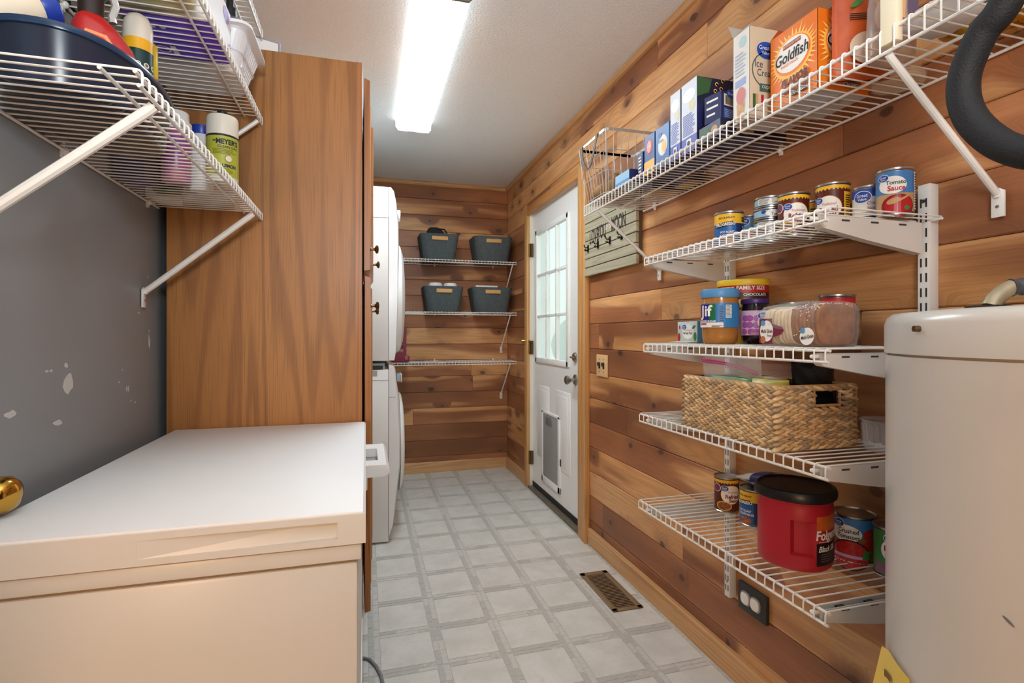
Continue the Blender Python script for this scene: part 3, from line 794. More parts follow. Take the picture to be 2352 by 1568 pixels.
ym = (ay0 + ay1) / 2
def bulge(m, yc, zc, ry, rz, x0, dx, n=36):
    loops = []
    for f_, d in ((1.0, 0.0), (.985, .012), (.93, .55), (.8, .82), (.55, .96), (.25, 1.0)):
        loops.append([(x0 + d * dx, yc + ry * f_ * math.cos(2 * PI * i / n), zc + rz * f_ * math.sin(2 * PI * i / n)) for i in range(n)])
    return m.loft(loops, False, True)
bulge(MB(O_), ym, 1.36, .315, .345, .165, .058).build('round_door', APPLF, t, smooth=True)
MB(O_).lathe([(.034, 0), (.034, .012), (.030, .014)], 24, (.170, ym - .1, 1.845), axis='x').build('dial_base', APPLG, t, smooth=True)
MB(O_).lathe([(.034, 0), (.034, .012), (.0, .013)], 24, (.184, ym - .1, 1.845), axis='x').build('dial', APPLF, t, smooth=True)
t, O_ = appliance('washer', 'white front-loading washer on the floor beneath the dryer', 0.0, .950,
    [(.124, .045, .0), (.142, .10, .012), (.162, .30, .018), (.176, .42, .022), (.177, .585, .022), (.166, .80, .020), (.156, .88, .016), (.152, .945, .012), (.146, .968, .010), (.126, .978, .004)])
MB(O_).box(.119, .1205, ay0 - .0008, ay0 + .01, .03, .80).box(-.56, .1195, ay0 - .0012, ay0 + .002, .892, .894).box(.120, .158, ay0 - .0006, ay0 + .004, .798, .8005).build('seam', _M['seam_grey'], t)
MB(O_).box(-.5, .10, ay0 + .01, ay1 - .01, .950, .984).build('stacking_bracket', APPLG, t)
MB(O_).box(.02, .09, ay0 - .001, ay0 + .02, .953, .972).build('bracket_screw_plate', DARK, t)
MB(O_).box(.0, .06, ay0 - .0012, ay0 + .002, .915, .945).build('corner_bumper', M('bumper_grey', (176, 172, 162), .5), t)
bulge(MB(O_), ym, .50, .29, .30, .190, .030).build('round_door', APPLF, t, smooth=True)
MB(O_).box(.172, .196, ym - .2, ym - .06, .872, .912).build('control_display', APPLG, t, bevel=.004)
MB(O_).box(.196, .200, ym - .205, ym - .055, .868, .916).build('display_cover', APPLF, t, bevel=.002)
MB(O_).box(.206, .2085, ay0 + .20, ay0 + .225, .565, .595).box(.206, .2085, ay0 + .20, ay0 + .225, .43, .46).build('vent_slot', DARK, t)
for p_ in ((.09, ay0 + .06), (.09, ay1 - .06), (-.5, ay0 + .06), (-.5, ay1 - .06)):
    MB(O_).lathe([(.028, 0.0), (.028, .014)], 12, (p_[0], p_[1], 0)).build('foot', BLACKM, t)

# water heater
hx, hy, hr = .85, .333, .27
t = thing('water_heater', 'tall off-white cylindrical water heater standing in front of the cedar wall', 'water heater', (hx, hy, 0))
HM = M('heater_enamel', (208, 206, 200), .24, noise=.25, nscale=4, c2=(194, 189, 178))
MB().lathe([(hr - .004, .02), (hr - .0015, .03), (hr - .0015, 1.113)], 96).build('tank', HM, t, smooth=True)
MB().lathe([(hr, 1.116), (hr, 1.152), (hr - .003, 1.161), (hr - .009, 1.166), (hr - .03, 1.168), (0, 1.169)], 96).build('top_cap', HM, t, smooth=True)
MB().lathe([(hr - .004, 1.111), (hr - .004, 1.118)], 96).build('seam', M('seam_taupe', (168, 160, 148), .7), t)
MB().lathe([(hr + .004, 0.0), (hr + .004, .022)], 64).build('base_ring', DARK, t)
def on_tank(az, z, r=hr): return (r * math.cos(az), r * math.sin(az), z)
asc = math.radians(157)
MB().tube([on_tank(asc, 1.146, hr - .004), on_tank(asc, 1.146, hr + .006)], .0036, 10).build('cap_screw', ABRASS, t)
SC = M('scuff_grey', (120, 122, 128), .6)
for az, z, a in ((178, .87, .006), (196, .53, .012), (200, .5, .014), (183, .545, .01), (188, .56, .006)):
    A = math.radians(az)
    fm = cyl_map(hr - .0015, z, A, .0004)
    decal(fm, [oval(0, 0, a, .0016, 10, -.55)], 'scuff', SC, t, 1, True, .006)
# conduit on the heater top
cxh, cyh = .685 - hx, .42 - hy
MB().box(cxh - .018, cxh + .034, cyh - .016, cyh + .016, 1.168, 1.1725).build('junction_plate', M('dark_steel', (60, 58, 54), .45, metal=.6), t, bevel=.001)
MB().tube([(cxh, cyh, 1.171), (cxh + .004, cyh - .001, 1.179), (cxh + .013, cyh - .004, 1.188), (cxh + .022, cyh - .008, 1.1935)], .0088, 14).build('conduit_elbow', M('cast_zinc', (176, 164, 136), .5, metal=.4, noise=.5, nscale=60), t, smooth=True)
pts = []; rr_ = []
for i in range(84):
    u = i / 83; pts.append((cxh + .020 + .19 * u, cyh - .007 - .10 * u, 1.1925 + .022 * u - .02 * u * u)); rr_.append(.0096 + .0008 * math.cos(i * 1.6))
MB().tube(pts, .0096, 14, True, rr_).build('conduit', M('grey_conduit', (70, 72, 80), .26), t, smooth=True, ang=70)
MB().box(.06, .10, -.21, -.206, 1.169, 1.20).build('wiring_box_cover', M('cream_cover', (214, 190, 140), .5), t)
# loose yellow paper tag curling off its side
a0 = math.radians(142)
rows = []
base = Vector((math.cos(a0), math.sin(a0), 0)); tan_ = Vector((math.sin(a0), -math.cos(a0), 0))
nz, nu = 10, 8
vs = []; fs = []
for i in range(nz + 1):
    z = .74 - .36 * i / nz
    for j in range(nu + 1):
        u = -.055 + j / nu * (.070 + .100 * min(1, .10 + i / nz * 1.6))
        curl = max(0, u) ** 1.3 * .42
        p = base * (hr + .0015 - (0.5 * u * u / hr if u < 0 else 0) + curl) + tan_ * (u * (1 if u < 0 else .82))
        vs.append((p.x, p.y, z - .02 * max(0, u) / .1))
for i in range(nz):
    for j in range(nu): a = i * (nu + 1) + j; fs.append((a, a + 1, a + nu + 2, a + nu + 1))
et = thing('yellow_tag', 'yellow printed paper tag peeling off the lower side of the water heater', 'tag', (hx, hy, .38))
MB((0, 0, .38)).add(vs, fs).build('sheet', M('tag_yellow', (240, 206, 90), .6, noise=.3, nscale=12, c2=(226, 210, 140)), et, smooth=True)
def tagmap(s, t_, k=1):
    u = s; curl = max(0, u) ** 1.3 * .42
    p = base * (hr + .0015 - (0.5 * u * u / hr if u < 0 else 0) + curl) + tan_ * (u * (1 if u < 0 else .82))
    p = p + (tan_ * .25 + base * .2).normalized() * .0007 * k if False else p + base * .0007 * k
    return (p.x, p.y, t_ - .02 * max(0, u) / .1 - .38)
ps = []
for i in range(12):
    z = .705 - .026 * i
    ps.append(rect(-.01, .012 + .045 * min(1, i / 6), z, z + (.009 if i % 3 == 0 else .004)))
decal(tagmap, ps, 'tag_print', M('tag_ink', (120, 92, 30), .6), et, 3, True)
decal(lambda s, t_, k=1: tagmap(s, t_, k), [rect(-.05, -.02, .64, .70)], 'tag_logo', M('tag_grey', (130, 132, 120), .6), et, 1, True)

# insulated hose looping down in front of the right shelf
hose = thing('insulated_hose', 'thick black foam-insulated hose arching down to the water heater', 'hose', (.785, .27, 1.169))
O_ = hose.location[:]
fwd = Vector((math.sin(YAW), math.cos(YAW), 0)); rgt = Vector((math.cos(YAW), -math.sin(YAW), 0))
pts = [Vector(p) for p in ((.694, .325, 1.78), (.694, .372, 1.60), (.694, .41, 1.515), (.694, .4346, 1.4906), (.694, .4536, 1.448), (.694, .449, 1.404), (.694, .4245, 1.364), (.695, .394, 1.338), (.70, .355, 1.322), (.72, .31, 1.29), (.76, .28, 1.23), (.785, .27, 1.169))]
sm = []
for i in range(len(pts) - 1):
    p0, p1, p2, p3 = pts[max(i - 1, 0)], pts[i], pts[i + 1], pts[min(i + 2, len(pts) - 1)]
    for q in range(8):
        u = q / 8; sm.append(.5 * ((2 * p1) + (p2 - p0) * u + (2 * p0 - 5 * p1 + 4 * p2 - p3) * u * u + (3 * p1 - p0 - 3 * p2 + p3) * u ** 3))
sm.append(pts[-1])
MB(O_).tube(sm, .0165, 20).build('foam_sleeve', M('black_foam', (20, 21, 23), .7, bump=.5, bscale=400), hose, smooth=True)
MB(O_).tube([pts[0], pts[0] + Vector((.0, -.03, .6))], .009, 12).build('copper_core', M('copper', (180, 110, 70), .3, metal=1), hose, smooth=True)

# ================================================================== WIRE SHELVES
def arc_wire(D, lip, r, bend=.007):
    p = [(0, 0, 0), (0, D - bend, 0)]
    for q in (30, 60): p.append((0, D - bend + bend * math.sin(math.radians(q)), -bend + bend * math.cos(math.radians(q))))
    p += [(0, D, -bend), (0, D, -lip)]
    return p
def wire_shelf(label, loc, rz, L, D, lip, spacing=.0255, r=.0017, rr=.003, group=None, mids=(.5,), braces=(), clips=(), drop=.29, foot=.045, brack=(), brack_h=.075, br=.0065):
    t = thing('wire_shelf', label, 'shelf', loc, rz, group)
    wm = MB().tube(arc_wire(D, lip, r), r, 6).mesh('wire', smooth=True); wm.materials.append(WHITEP)
    n = int(L / spacing)
    for i in range(n + 1):
        shared('wire', wm, t, (i * L / n, 0, 0))
    for y, z in [(.002, -r - rr), (D - .008, -r - rr * .8), (D - .003, -lip)] + [(D * f, -r - rr) for f in mids]:
        MB().tube([(-.004, y, z), (L + .004, y, z)], rr, 8).build('rail', WHITEP, t, smooth=True)
    for x in braces:
        b = MB().tube([(x, D - .006, -lip - .004), (x, D - .012, -lip - .010), (x, .006, -drop), (x, .004, -drop - .006)], br, 10).build('brace', WHITEP, t, smooth=True)
        MB().prism([(x - .011, -drop - foot), (x + .011, -drop - foot), (x + .011, -drop + .005), (x, -drop + .012), (x - .011, -drop + .005)], 'y', .0, .005).build('brace_foot', WHITEP, b, bevel=.001)
        MB().lathe([(.003, .005), (.003, .0065), (0, .007)], 8, (x, 0, -drop - foot * .55), axis='y').build('screw', NICKEL, b)
    for x in clips:
        MB().ell((x, .003, -.006), (.008, .008, .008), 10, 8).box(x - .005, x + .005, -.004, .002, -.02, .012).build('wall_clip', WHITEP, t, smooth=True)
    for x in brack:
        m = MB()
        pr = [(.022, -.010), (.022, -brack_h), (D * .55, -brack_h * .72), (D - .02, -.034), (D - .012, -.028), (D - .012, -.010)]
        for dx in (-.009, .008): m.prism([(p[0], p[1]) for p in pr], 'x', x + dx, x + dx + .0012)
        m.loft([[(x - .009, p[0], p[1]), (x + .009, p[0], p[1]), (x + .009, p[0], p[1] - .001), (x - .009, p[0], p[1] - .001)] for p in pr[1:5]])
        b = m.build('bracket', M('bracket_white', (214, 212, 206), .42), t)
        MB().box(x - .005, x + .005, D - .016, D + .002, -.020, -.012).build('bracket_tip', WHITEP, b, bevel=.003)
        for q in (.25, .5, .75): MB().box(x - .0096, x + .0096, D * q - .010, D * q + .010, -.019, -.0155).build('bracket_slot', M('slot_shadow', (60, 58, 56), .8), b)
    return t
# A: long shelf, right wall
ZA = 1.685
wire_shelf('long white wire shelf high on the cedar wall, carrying the cracker boxes', (1.172, .10, ZA), PI / 2, 1.925, .284, .044, braces=(.605, 1.80), clips=(.55, 1.15, 1.84), drop=.275, group='wire shelves on the walls', rr=.0032, mids=(.46,))
# B: four shelves on two slotted uprights
UPY = (.832, 1.462)
ZB = (1.387, 1.112, .885, .603)
names = ('white wire shelf on slotted uprights carrying the soup, tuna and bean cans', 'white wire shelf on slotted uprights carrying peanut butter, jelly and bread', 'white wire shelf on slotted uprights carrying the woven basket', 'lowest white wire shelf on slotted uprights, carrying the red coffee canister')
for z, nm, y1 in zip(ZB, names, (1.476, 1.48, 1.507, 1.512)):
    wire_shelf(nm, (1.158, .80, z), PI / 2, y1 - .80, .303, .026, brack=(UPY[0] - .80, UPY[1] - .80), group='wire shelves on slotted uprights', mids=())
for y, lb in zip(UPY, ('slotted white shelf upright on the cedar wall next to the water heater', 'slotted white shelf upright on the cedar wall, at the door end of the can shelves')):
    z0, z1 = .272, 1.462
    t = thing('shelf_upright', lb, 'upright', (1.168, y, z0), 0, 'slotted shelf uprights'); O_ = t.location[:]
    MB(O_).box(1.1535, 1.1795, y - .0125, y + .0125, z0, z1).build('channel', M('upright_white', (222, 220, 214), .4), t, bevel=.001)
    sl = MB()
    sm_ = MB().box(-.0006, .0, -.0016, .0016, -.0095, .0095).mesh('slot'); sm_.materials.append(M('slot_dark', (40, 36, 32), .9))
    zz = z0 + .03
    while zz < z1 - .02:
        for dy in (-.0055, .0055): shared('slot', sm_, t, (1.1535 - O_[0], dy, zz - z0))
        zz += .032
    for zc in (z0 + .05, z1 - .036): MB(O_).lathe([(.0042, -.0012), (.0042, 0)], 10, (1.1535, y, zc), axis='x').build('screw', NICKEL, t)
# C: back wall shelves
for z, lb, fx in ((1.728, 'top white wire shelf on the back wall, holding the bin with the black pouch', .03), (1.32, 'middle white wire shelf on the back wall, holding the bin with two white rolls', .05), (.928, 'lowest white wire shelf on the back wall, nearly empty', .05)):
    wire_shelf(lb, (1.17, 4.318, z), PI, 1.12, .298, .022, braces=(fx,), clips=(.12, .62), drop=.29, group='wire shelves on the back wall', br=.005)
# D: left wall shelves above the freezer
wire_shelf('white wire shelf over the freezer carrying the dark blue tub', (-.597, 1.772, 1.522), -PI / 2, .905, .286, .024, braces=(.105, .845), clips=(.07, .5), drop=.262, group='wire shelves over the freezer', br=.0085, mids=(.82,))
wire_shelf('upper white wire shelf over the freezer carrying the white slotted basket', (-.597, 1.772, 1.822), -PI / 2, 1.25, .286, .026, braces=(.04,), clips=(.07, .5), drop=.262, group='wire shelves over the freezer', mids=(.82,))
wire_shelf('empty white wire shelf near the ceiling over the freezer', (-.597, 1.772, 2.095), -PI / 2, .55, .286, .026, clips=(.07,), group='wire shelves over the freezer', mids=(.82,))
# support post of the long shelf
t = thing('support_post', 'cream painted wooden post rising from the long wire shelf to the ceiling', 'post', (.898, .703, ZA)); O_ = t.location[:]
MB(O_).box(.890, .906, .688, .718, ZA - .03, HC - .001).build('stile', M('cream_paint', (232, 224, 196), .5), t, bevel=.002)
MB(O_).box(.906, .914, .690, .716, ZA + .012, HC - .001).build('backing_strip', M('raw_pine', (206, 166, 116), .6), t)

# ================================================================== CANS, JARS, CARTONS
def facing(x, y, off=0.0):
    """turn so that the label front (local -Y) looks along the given compass direction"""
    return math.atan2(-y, -x) + PI / 2 + off
def can(label, x, y, z, r, h, rz, base, cat='can', group=None, name='food_can', gold=False):
    t = thing(name, label, cat, (x, y, z), rz, group)
    k = .0026
    prof = [(r - .004, .0), (r, .0015), (r, .004), (r - k, .0065), (r - k, h - .0065), (r, h - .004), (r, h - .0005), (r - .0016, h), (r - .003, h - .0035), (r - .006, h - .004), (r - .008, h - .0032), (r - .012, h - .0042), (0, h - .0042)]
    MB().lathe(prof, 36).build('tin', METAL, t, smooth=True)
    MB().lathe([(r - .0019, .0072), (r - .0019, h - .0072)], 40, cap0=False, cap1=False).build('paper_label', base, t, smooth=True)
    return t, cyl_map(r - .0019, 0), r - .0019
def band(t, r, z0, z1, mat, name='label_band'):
    MB().lathe([(r + .0003, z0), (r + .0003, z1)], 40, cap0=False, cap1=False).build(name, mat, t, smooth=True)
def gv(fm, cx, cy, s, parent, curved=True, k=2):
    """round blue house logo with its two words"""
    decal(fm, [oval(cx, cy, s, s * .74)], 'logo', GVBLUE, parent, k, curved)
    decal(fm, [oval(cx, cy, s * 1.1, s * .84)], 'logo_edge', WHITE, parent, k - .5, curved)
    text(fm, 'Great', cx, cy + s * .2, s * .46, WHITE, parent, .85, k + 1, curved, .01)
    text(fm, 'Value', cx, cy - s * .3, s * .36, WHITE, parent, .9, k + 1, curved, .01)
def scallop(r, z, n_, a):
    """wavy band lower edge, unrolled polygon"""
    L = 2 * PI * r; top = []; N = n_ * 6
    pts = [(-L / 2 + L * i / N, z - a * (0.5 + .5 * math.cos(2 * PI * i / 6))) for i in range(N + 1)]
    return pts
def refried(label, x, y, z, off, h=.110, r=.038):
    t, fm, rl = can(label, x, y, z, r, h, facing(x, y, off), BROWN, group='refried bean cans')
    z1 = h - .0075
    pts = scallop(rl, z1 - .006, 26, .005)
    bm_polys = [[pts[i], pts[i + 1], (pts[i + 1][0], z1), (pts[i][0], z1)] for i in range(len(pts) - 1)]
    decal(fm, bm_polys, 'label_border', YEL, t, 1, False)
    decal(fm, [oval(p[0], z1 - .0075, .0008, .0008, 6) for p in pts[3::6]], 'border_dots', CREAM, t, 2)
    decal(fm, [oval(.004, .056, .030, .0265)], 'name_oval', WHITE, t, 1, True)
    decal(fm, [oval(.004, .056, .0315, .028)], 'oval_edge', YEL, t, .5, True)
    gv(fm, -.016, .074, .0105, t, True, 3)
    text(fm, 'Traditional', .008, .064, .0062, RED, t, .8, 3, True, 0, .25)
    text(fm, 'Refried', .006, .051, .0115, DRED, t, .86, 3, True, .03)
    text(fm, 'Beans', .010, .039, .0095, DRED, t, .86, 3, True, .03)
    decal(fm, [oval(-.018, .022, .022, .014)], 'bean_dish', YEL, t, 2, True)
    decal(fm, [oval(-.018, .022, .019, .0115)], 'bean_picture', M('beans_brown', (150, 92, 52), .5, noise=.9, nscale=160, c2=(92, 50, 30)), t, 3, True)
    decal(fm, [oval(-.040, .074, .011, .011)], 'seal', M('print_plum', (120, 50, 90), .4), t, 2, True)
    decal(fm, [oval(-.040, .074, .0125, .0125)], 'seal_edge', WHITE, t, 1.5, True)
    decal(fm, [rect(.040, .062, .012, z1 - .016)], 'facts_panel', YEL, t, 1.2, True)
    lines_print(fm, .044, .058, .02, .085, 12, INK, t, 2, True)
    return t
def progresso(label, x, y, z, off, h, r=.0415):
    BL = M('soup_blue', (38, 96, 164), .4); DB = M('soup_dark_blue', (28, 48, 92), .4)
    t, fm, rl = can(label, x, y, z, r, h, facing(x, y, off), BL, group='yellow-topped soup cans')
    band(t, rl, h - .035, h - .0075, YEL)
    decal(fm, [rect(.010, .075, .009, h - .0355)], 'label_panel', DB, t, 1, True)
    decal(fm, [[(-.045, h - .048), (.004, h - .040), (.002, h - .029), (-.045, h - .034)]], 'name_ribbon', INK, t, 2, True)
    text(fm, 'RICH & HEARTY', -.016, h - .019, .0052, INK, t, .85, 2, True, .02)
    text(fm, 'PROGRESSO', -.019, h - .0375, .0085, WHITE, t, .8, 4, True, .03, rot=.07)
    text(fm, 'POT ROAST', -.014, h - .060, .0060, WHITE, t, .85, 3, True, .02)
    text(fm, '& VEGETABLES', -.012, h - .069, .0060, WHITE, t, .85, 3, True, .02)
    decal(fm, [oval(-.012, .018, .017, .010)], 'stew_picture', M('stew', (186, 110, 62), .5, noise=.9, nscale=150, c2=(120, 60, 34)), t, 2, True)
    decal(fm, [rect(.028, .050, h - .030, h - .017)], 'small_ribbon', INK, t, 2, True)
    text(fm, 'PROGRESSO', .039, h - .0235, .004, YEL, t, .9, 3, True)
    lines_print(fm, .030, .055, .020, h - .042, 10, M('print_pale', (188, 196, 206), .5), t, 2, True)
    return t
# --- shelf of cans
z = ZB[0] + .002
progresso('yellow-topped blue soup can standing alone at the door end of the can shelf', 1.018, 1.282, z, .25, .103)
t, fm, rl = can('small blue and white mushroom can half hidden between the soup can and the tuna', 1.10, 1.292, z, .033, .100, facing(1.1, 1.29, -.5), WHITE)
band(t, rl, .060, .0925, SKYB); gv(fm, .0, .082, .014, t); text(fm, 'Mushrooms', 0, .046, .009, DRED, t, .8, 3, True, .02)
TUB, TUW = M('tuna_blue', (150, 188, 208), .4), M('tuna_white', (226, 228, 224), .45)
for i, lb in enumerate(('bottom tuna tin of the stack on the can shelf', 'second tuna tin from the bottom of the stack', 'third tuna tin from the bottom, its name label facing out', 'topmost tuna tin of the stack, its nutrition panel facing out')):
    t, fm, rl = can(lb, 1.07 + .0015 * (i % 2), 1.184 - .001 * i, z + i * .0312, .0415, .031, facing(1.07, 1.184, .1), TUB, group='stack of tuna tins', name='tuna_tin')
    if i % 2 == 0 and i < 3:
        decal(fm, [oval(.008, .0155, .022, .0085)], 'name_oval', WHITE, t, 1, True); decal(fm, [oval(-.018, .019, .006, .0045)], 'logo', GVBLUE, t, 2, True)
        text(fm, 'Chunk Light', .008, .0195, .0036, SKYB, t, .9, 2, True); text(fm, 'Tuna', .010, .0125, .0068, INK, t, .95, 2, True, .02)
    else:
        decal(fm, [rect(-.036, .024, .008, .0245)], 'facts_panel', TUW, t, 1, True); lines_print(fm, -.033, -.004, .009, .0235, 5, INK, t, 2, True, .35); lines_print(fm, .000, .021, .011, .0235, 4, M('print_grey', (120, 124, 130), .5), t, 2, True, .35)
refried('refried bean can beside the tuna stack, yellow scalloped rim, name facing out', 1.063, 1.091, z, .08, .111)
t, fm, rl = can('yellow-labelled can mostly hidden behind the two refried bean cans', 1.138, 1.112, z, .036, .100, facing(1.138, 1.112, 0), YEL); lines_print(fm, .0, .03, .02, .08, 9, INK, t, 2, True)
refried('refried bean can nearer the water heater than its twin, corn picture turned outward', 1.098, 1.007, z, -.42, .115)
t, fm, rl = can('blue and white chicken noodle soup can, low, behind the tomato sauce', 1.12, .932, z, .033, .090, facing(1.12, .932, -.05), M('noodle_white', (226, 224, 214), .45))
band(t, rl, .064, .0825, GVBLUE); band(t, rl, .0075, .020, _M['soup_dark_blue']); gv(fm, -.010, .064, .017, t)
text(fm, 'Chicken', .014, .049, .0075, DRED, t, .85, 3, True); text(fm, 'Noodle', .014, .038, .0075, DRED, t, .85, 3, True); text(fm, 'Condensed Soup', .006, .028, .0042, INK, t, .85, 3, True)
t, fm, rl = can('tall tomato sauce can with a red spoonful picture, nearest the slotted upright', 1.09, .846, z, .0355, .100, facing(1.09, .846, .06), M('sauce_blue', (70, 128, 190), .4))
decal(fm, [oval(-.006, .064, .025, .0185)], 'name_oval', WHITE, t, 2, True); gv(fm, -.022, .080, .0095, t, True, 3)
text(fm, 'Tomato', .0, .069, .0085, M('print_dark_green', (40, 70, 46), .5), t, .9, 3, True, .015); text(fm, 'Sauce', .001, .057, .0105, RED, t, .9, 3, True, .025)
decal(fm, [rect(-.042, .044, .008, .046)], 'picture_ground', TAN, t, 1, True)
decal(fm, [oval(.004, .020, .030, .024)], 'sauce_bowl', DRED, t, 2, True); decal(fm, [oval(.005, .022, .026, .018)], 'sauce_picture', M('sauce_red', (176, 28, 34), .3), t, 3, True)
decal(fm, [oval(-.004, .030, .012, .006, 18, .3), [(.004, .032), (.006, .028), (.032, .044), (.031, .047)]], 'spoon_picture', TAN, t, 4, True)
decal(fm, [oval(.018, .014, .0055, .0055, 6)], 'seal', GREEN, t, 5, True)
decal(fm, [rect(.036, .056, .012, .090)], 'facts_panel', WHITE, t, 3, True); lines_print(fm, .038, .054, .014, .088, 14, INK, t, 4, True)
# --- jars and bread shelf
z = ZB[1] + .002
def jar(label, x, y, r, h, rz, body, lidm, label_m, lz, lid_h, neck, cat='jar', name='jar'):
    t = thing(name, label, cat, (x, y, z), rz)
    MB().lathe([(0, .0), (r * .80, .0), (r * .90, .006), (r * .94, .02), (r * .94, h * .30), (r, h * .33), (r, h * .70), (r * .97, h * .76), (r * neck, h - lid_h * .95), (r * neck, h - lid_h * .2)], 40).build('body', body, t, smooth=True)
    MB().lathe([(r * neck + .003, h - lid_h), (r * neck + .004, h - lid_h + .002), (r * neck + .004, h - .003), (r * neck + .002, h), (0, h)], 48).build('lid', lidm, t, smooth=True)
    MB().lathe([(r + .0006, lz[0]), (r + .0006, lz[1])], 48, cap0=False, cap1=False).build('paper_label', label_m, t, smooth=True)
    return t, cyl_map(r + .0006, 0)
PB = M('peanut_butter', (176, 118, 54), .22, coat=.5)
t, fm = jar('large peanut butter jar with a light blue lid on the jar shelf', .959, 1.245, .050, .152, facing(.959, 1.245, -.42), PB, SKYB, M('jar_label_blue', (52, 128, 190), .35), (.046, .112), .024, .94, name='peanut_butter_jar')
decal(fm, [rect(-.050, -.022, .066, .110)], 'logo_red', RED, t, 1, True); decal(fm, [rect(-.040, -.008, .066, .110)], 'logo_blue', M('print_violet_blue', (40, 40, 130), .4), t, 2, True); decal(fm, [rect(-.008, .010, .066, .110)], 'logo_green', M('print_deep_green', (34, 110, 66), .4), t, 2, True)
text(fm, 'Jif', -.018, .087, .030, WHITE, t, 1.1, 4, True, .025); text(fm, 'NO ADDED SUGAR', -.020, .0625, .0058, WHITE, t, .9, 3, True, .02)
decal(fm, [rect(-.055, .030, .046, .059)], 'label_base', WHITE, t, 1.5, True); decal(fm, [rect(-.040, -.016, .0535, .0575)], 'red_flash', RED, t, 3, True); lines_print(fm, .000, .028, .047, .052, 2, INK, t, 3, True)
decal(fm, [rect(.036, .052, .072, .107)], 'facts_panel', WHITE, t, 2, True); lines_print(fm, .037, .051, .074, .106, 9, M('print_grey', (120, 124, 130)), t, 3, True); lines_print(fm, .020, .031, .062, .106, 9, M('jar_text_blue', (30, 84, 140)), t, 2, True)
t, fm = jar('grape jelly jar with a purple lid beside the peanut butter', 1.048, 1.212, .0375, .125, facing(1.048, 1.212, 0), M('grape_jelly', (26, 12, 24), .12, coat=.8), M('lid_purple', (66, 40, 104), .35), M('jelly_label', (206, 176, 206), .45), (.024, .092), .014, .88, name='jelly_jar')
rg = random.Random(8)
for q in range(9):
    gx, gy = -.028 + .0165 * (q % 3) + rg.uniform(-.002, .002), .034 + .0185 * (q // 3)
    decal(fm, [oval(gx, gy, .0088, .0082)], 'grape_print', GRAPE, t, 1 + .1 * q, True); decal(fm, [oval(gx, gy, .0076, .0070)], 'grape_print', M('grape_light', (166, 88, 166), .4), t, 1.5 + .1 * q, True)
decal(fm, [oval(.026, .060, .020, .019)], 'name_oval', CREAM, t, 3.5, True); gv(fm, .020, .077, .013, t, True, 4.5); text(fm, 'Grape', .026, .060, .008, INK, t, .9, 4.5, True, .02)
decal(fm, [rect(-.010, .030, .024, .032)], 'label_foot', M('label_pink', (198, 140, 176), .45), t, 3, True)
# oval chocolate powder canister
t = thing('cocoa_canister', 'wide red and brown family-size chocolate powder canister with a yellow lid', 'canister', (1.103, 1.326, z), facing(1.103, 1.326, -.1))
def oval_body(m, rx, ry, prof, n=44):
    return m.loft([[(rx * f * math.cos(2 * PI * i / n), ry * f * math.sin(2 * PI * i / n), zz) for i in range(n)] for f, zz in prof])
RXC, RYC = .071, .052
oval_body(MB(), RXC, RYC, [(.95, 0), (1.0, .004), (1.0, .10)]).build('body', YEL, t, smooth=True)
oval_body(MB(), RXC, RYC, [(1.0, .10), (1.0, .150)]).build('brown_band', M('cocoa_brown', (62, 34, 24), .4), t, smooth=True)
oval_body(MB(), RXC, RYC, [(1.0, .150), (1.0, .178)]).build('red_band', RED, t, smooth=True)
oval_body(MB(), RXC, RYC, [(1.03, .172), (1.05, .176), (1.05, .187), (1.02, .19), (.96, .190)]).build('lid', M('lid_yellow', (240, 206, 50), .4), t, smooth=True)
def ovm(s, tt, k=1):
    a = -PI / 2 + s / .061; return ((RXC + .0006 * k) * math.cos(a), (RYC + .0006 * k) * math.sin(a), tt)
text(ovm, 'FAMILY SIZE', .026, .164, .0115, WHITE, t, .85, 2, True, .03); text(ovm, 'CHOCOLATE', .036, .144, .0085, WHITE, t, .85, 2, True, .02)
decal(ovm, [rect(-.058, -.016, .155, .168)], 'facts_panel', CREAM, t, 1, True); text(ovm, 'Nutrition Facts', -.034, .164, .0055, INK, t, .95, 2, True, .02)
decal(ovm, [oval(.010, .118, .022, .014), oval(.058, .112, .022, .014)], 'yellow_swirl', YEL, t, 1, True)
# variety pack box, end flap hanging open
t = thing('tea_box', 'small pale variety-pack box with open end flap, beside the peanut butter', 'box', (.985, 1.442, z), 0)
BW_, BD_, BH_ = .070, .105, .068
MB().box(0, BW_, -BD_ / 2, BD_ / 2, 0, BH_).build('carton', M('pale_carton', (196, 214, 222), .5, noise=.6, nscale=18, c2=(168, 188, 150)), t, bevel=.001)
fm = face_map((0, 0, 0), (0, -1, 0), (0, 0, 1), (-1, 0, 0))
decal(fm, [oval(.004, .036, .030, .024)], 'name_oval', WHITE, t, 1); gv(fm, -.014, .050, .011, t, False); text(fm, 'Fruit & Herbal Tea', .010, .040, .0042, M('print_grey', (120, 124, 130)), t, .9, 2); text(fm, 'Variety Pack', .005, .030, .0085, INK, t, .85, 2, False, .01)
decal(fm, [oval(-.044, .016, .007, .016), oval(-.040, .050, .004, .006)], 'fruit_print', RED, t, 1); decal(fm, [oval(.042, .02, .008, .014), oval(.036, .05, .010, .004, 12, .5)], 'leaf_print', GREEN, t, 1)
MB().add([(-.001, .052, .004), (-.001, -.052, .004), (-.034, -.050, .001), (-.034, .050, .001), (-.001, .052, .005), (-.001, -.052, .005), (-.034, -.050, .002), (-.034, .050, .002)], [(0, 1, 2, 3), (4, 7, 6, 5), (0, 4, 5, 1), (1, 5, 6, 2), (2, 6, 7, 3), (3, 7, 4, 0)]).build('flap', M('inner_card', (214, 208, 196), .7), t)
t.location = (.990, 1.445, z)
fm = face_map((0, -BD_ / 2, 0), (1, 0, 0), (0, 0, 1), (0, -1, 0))
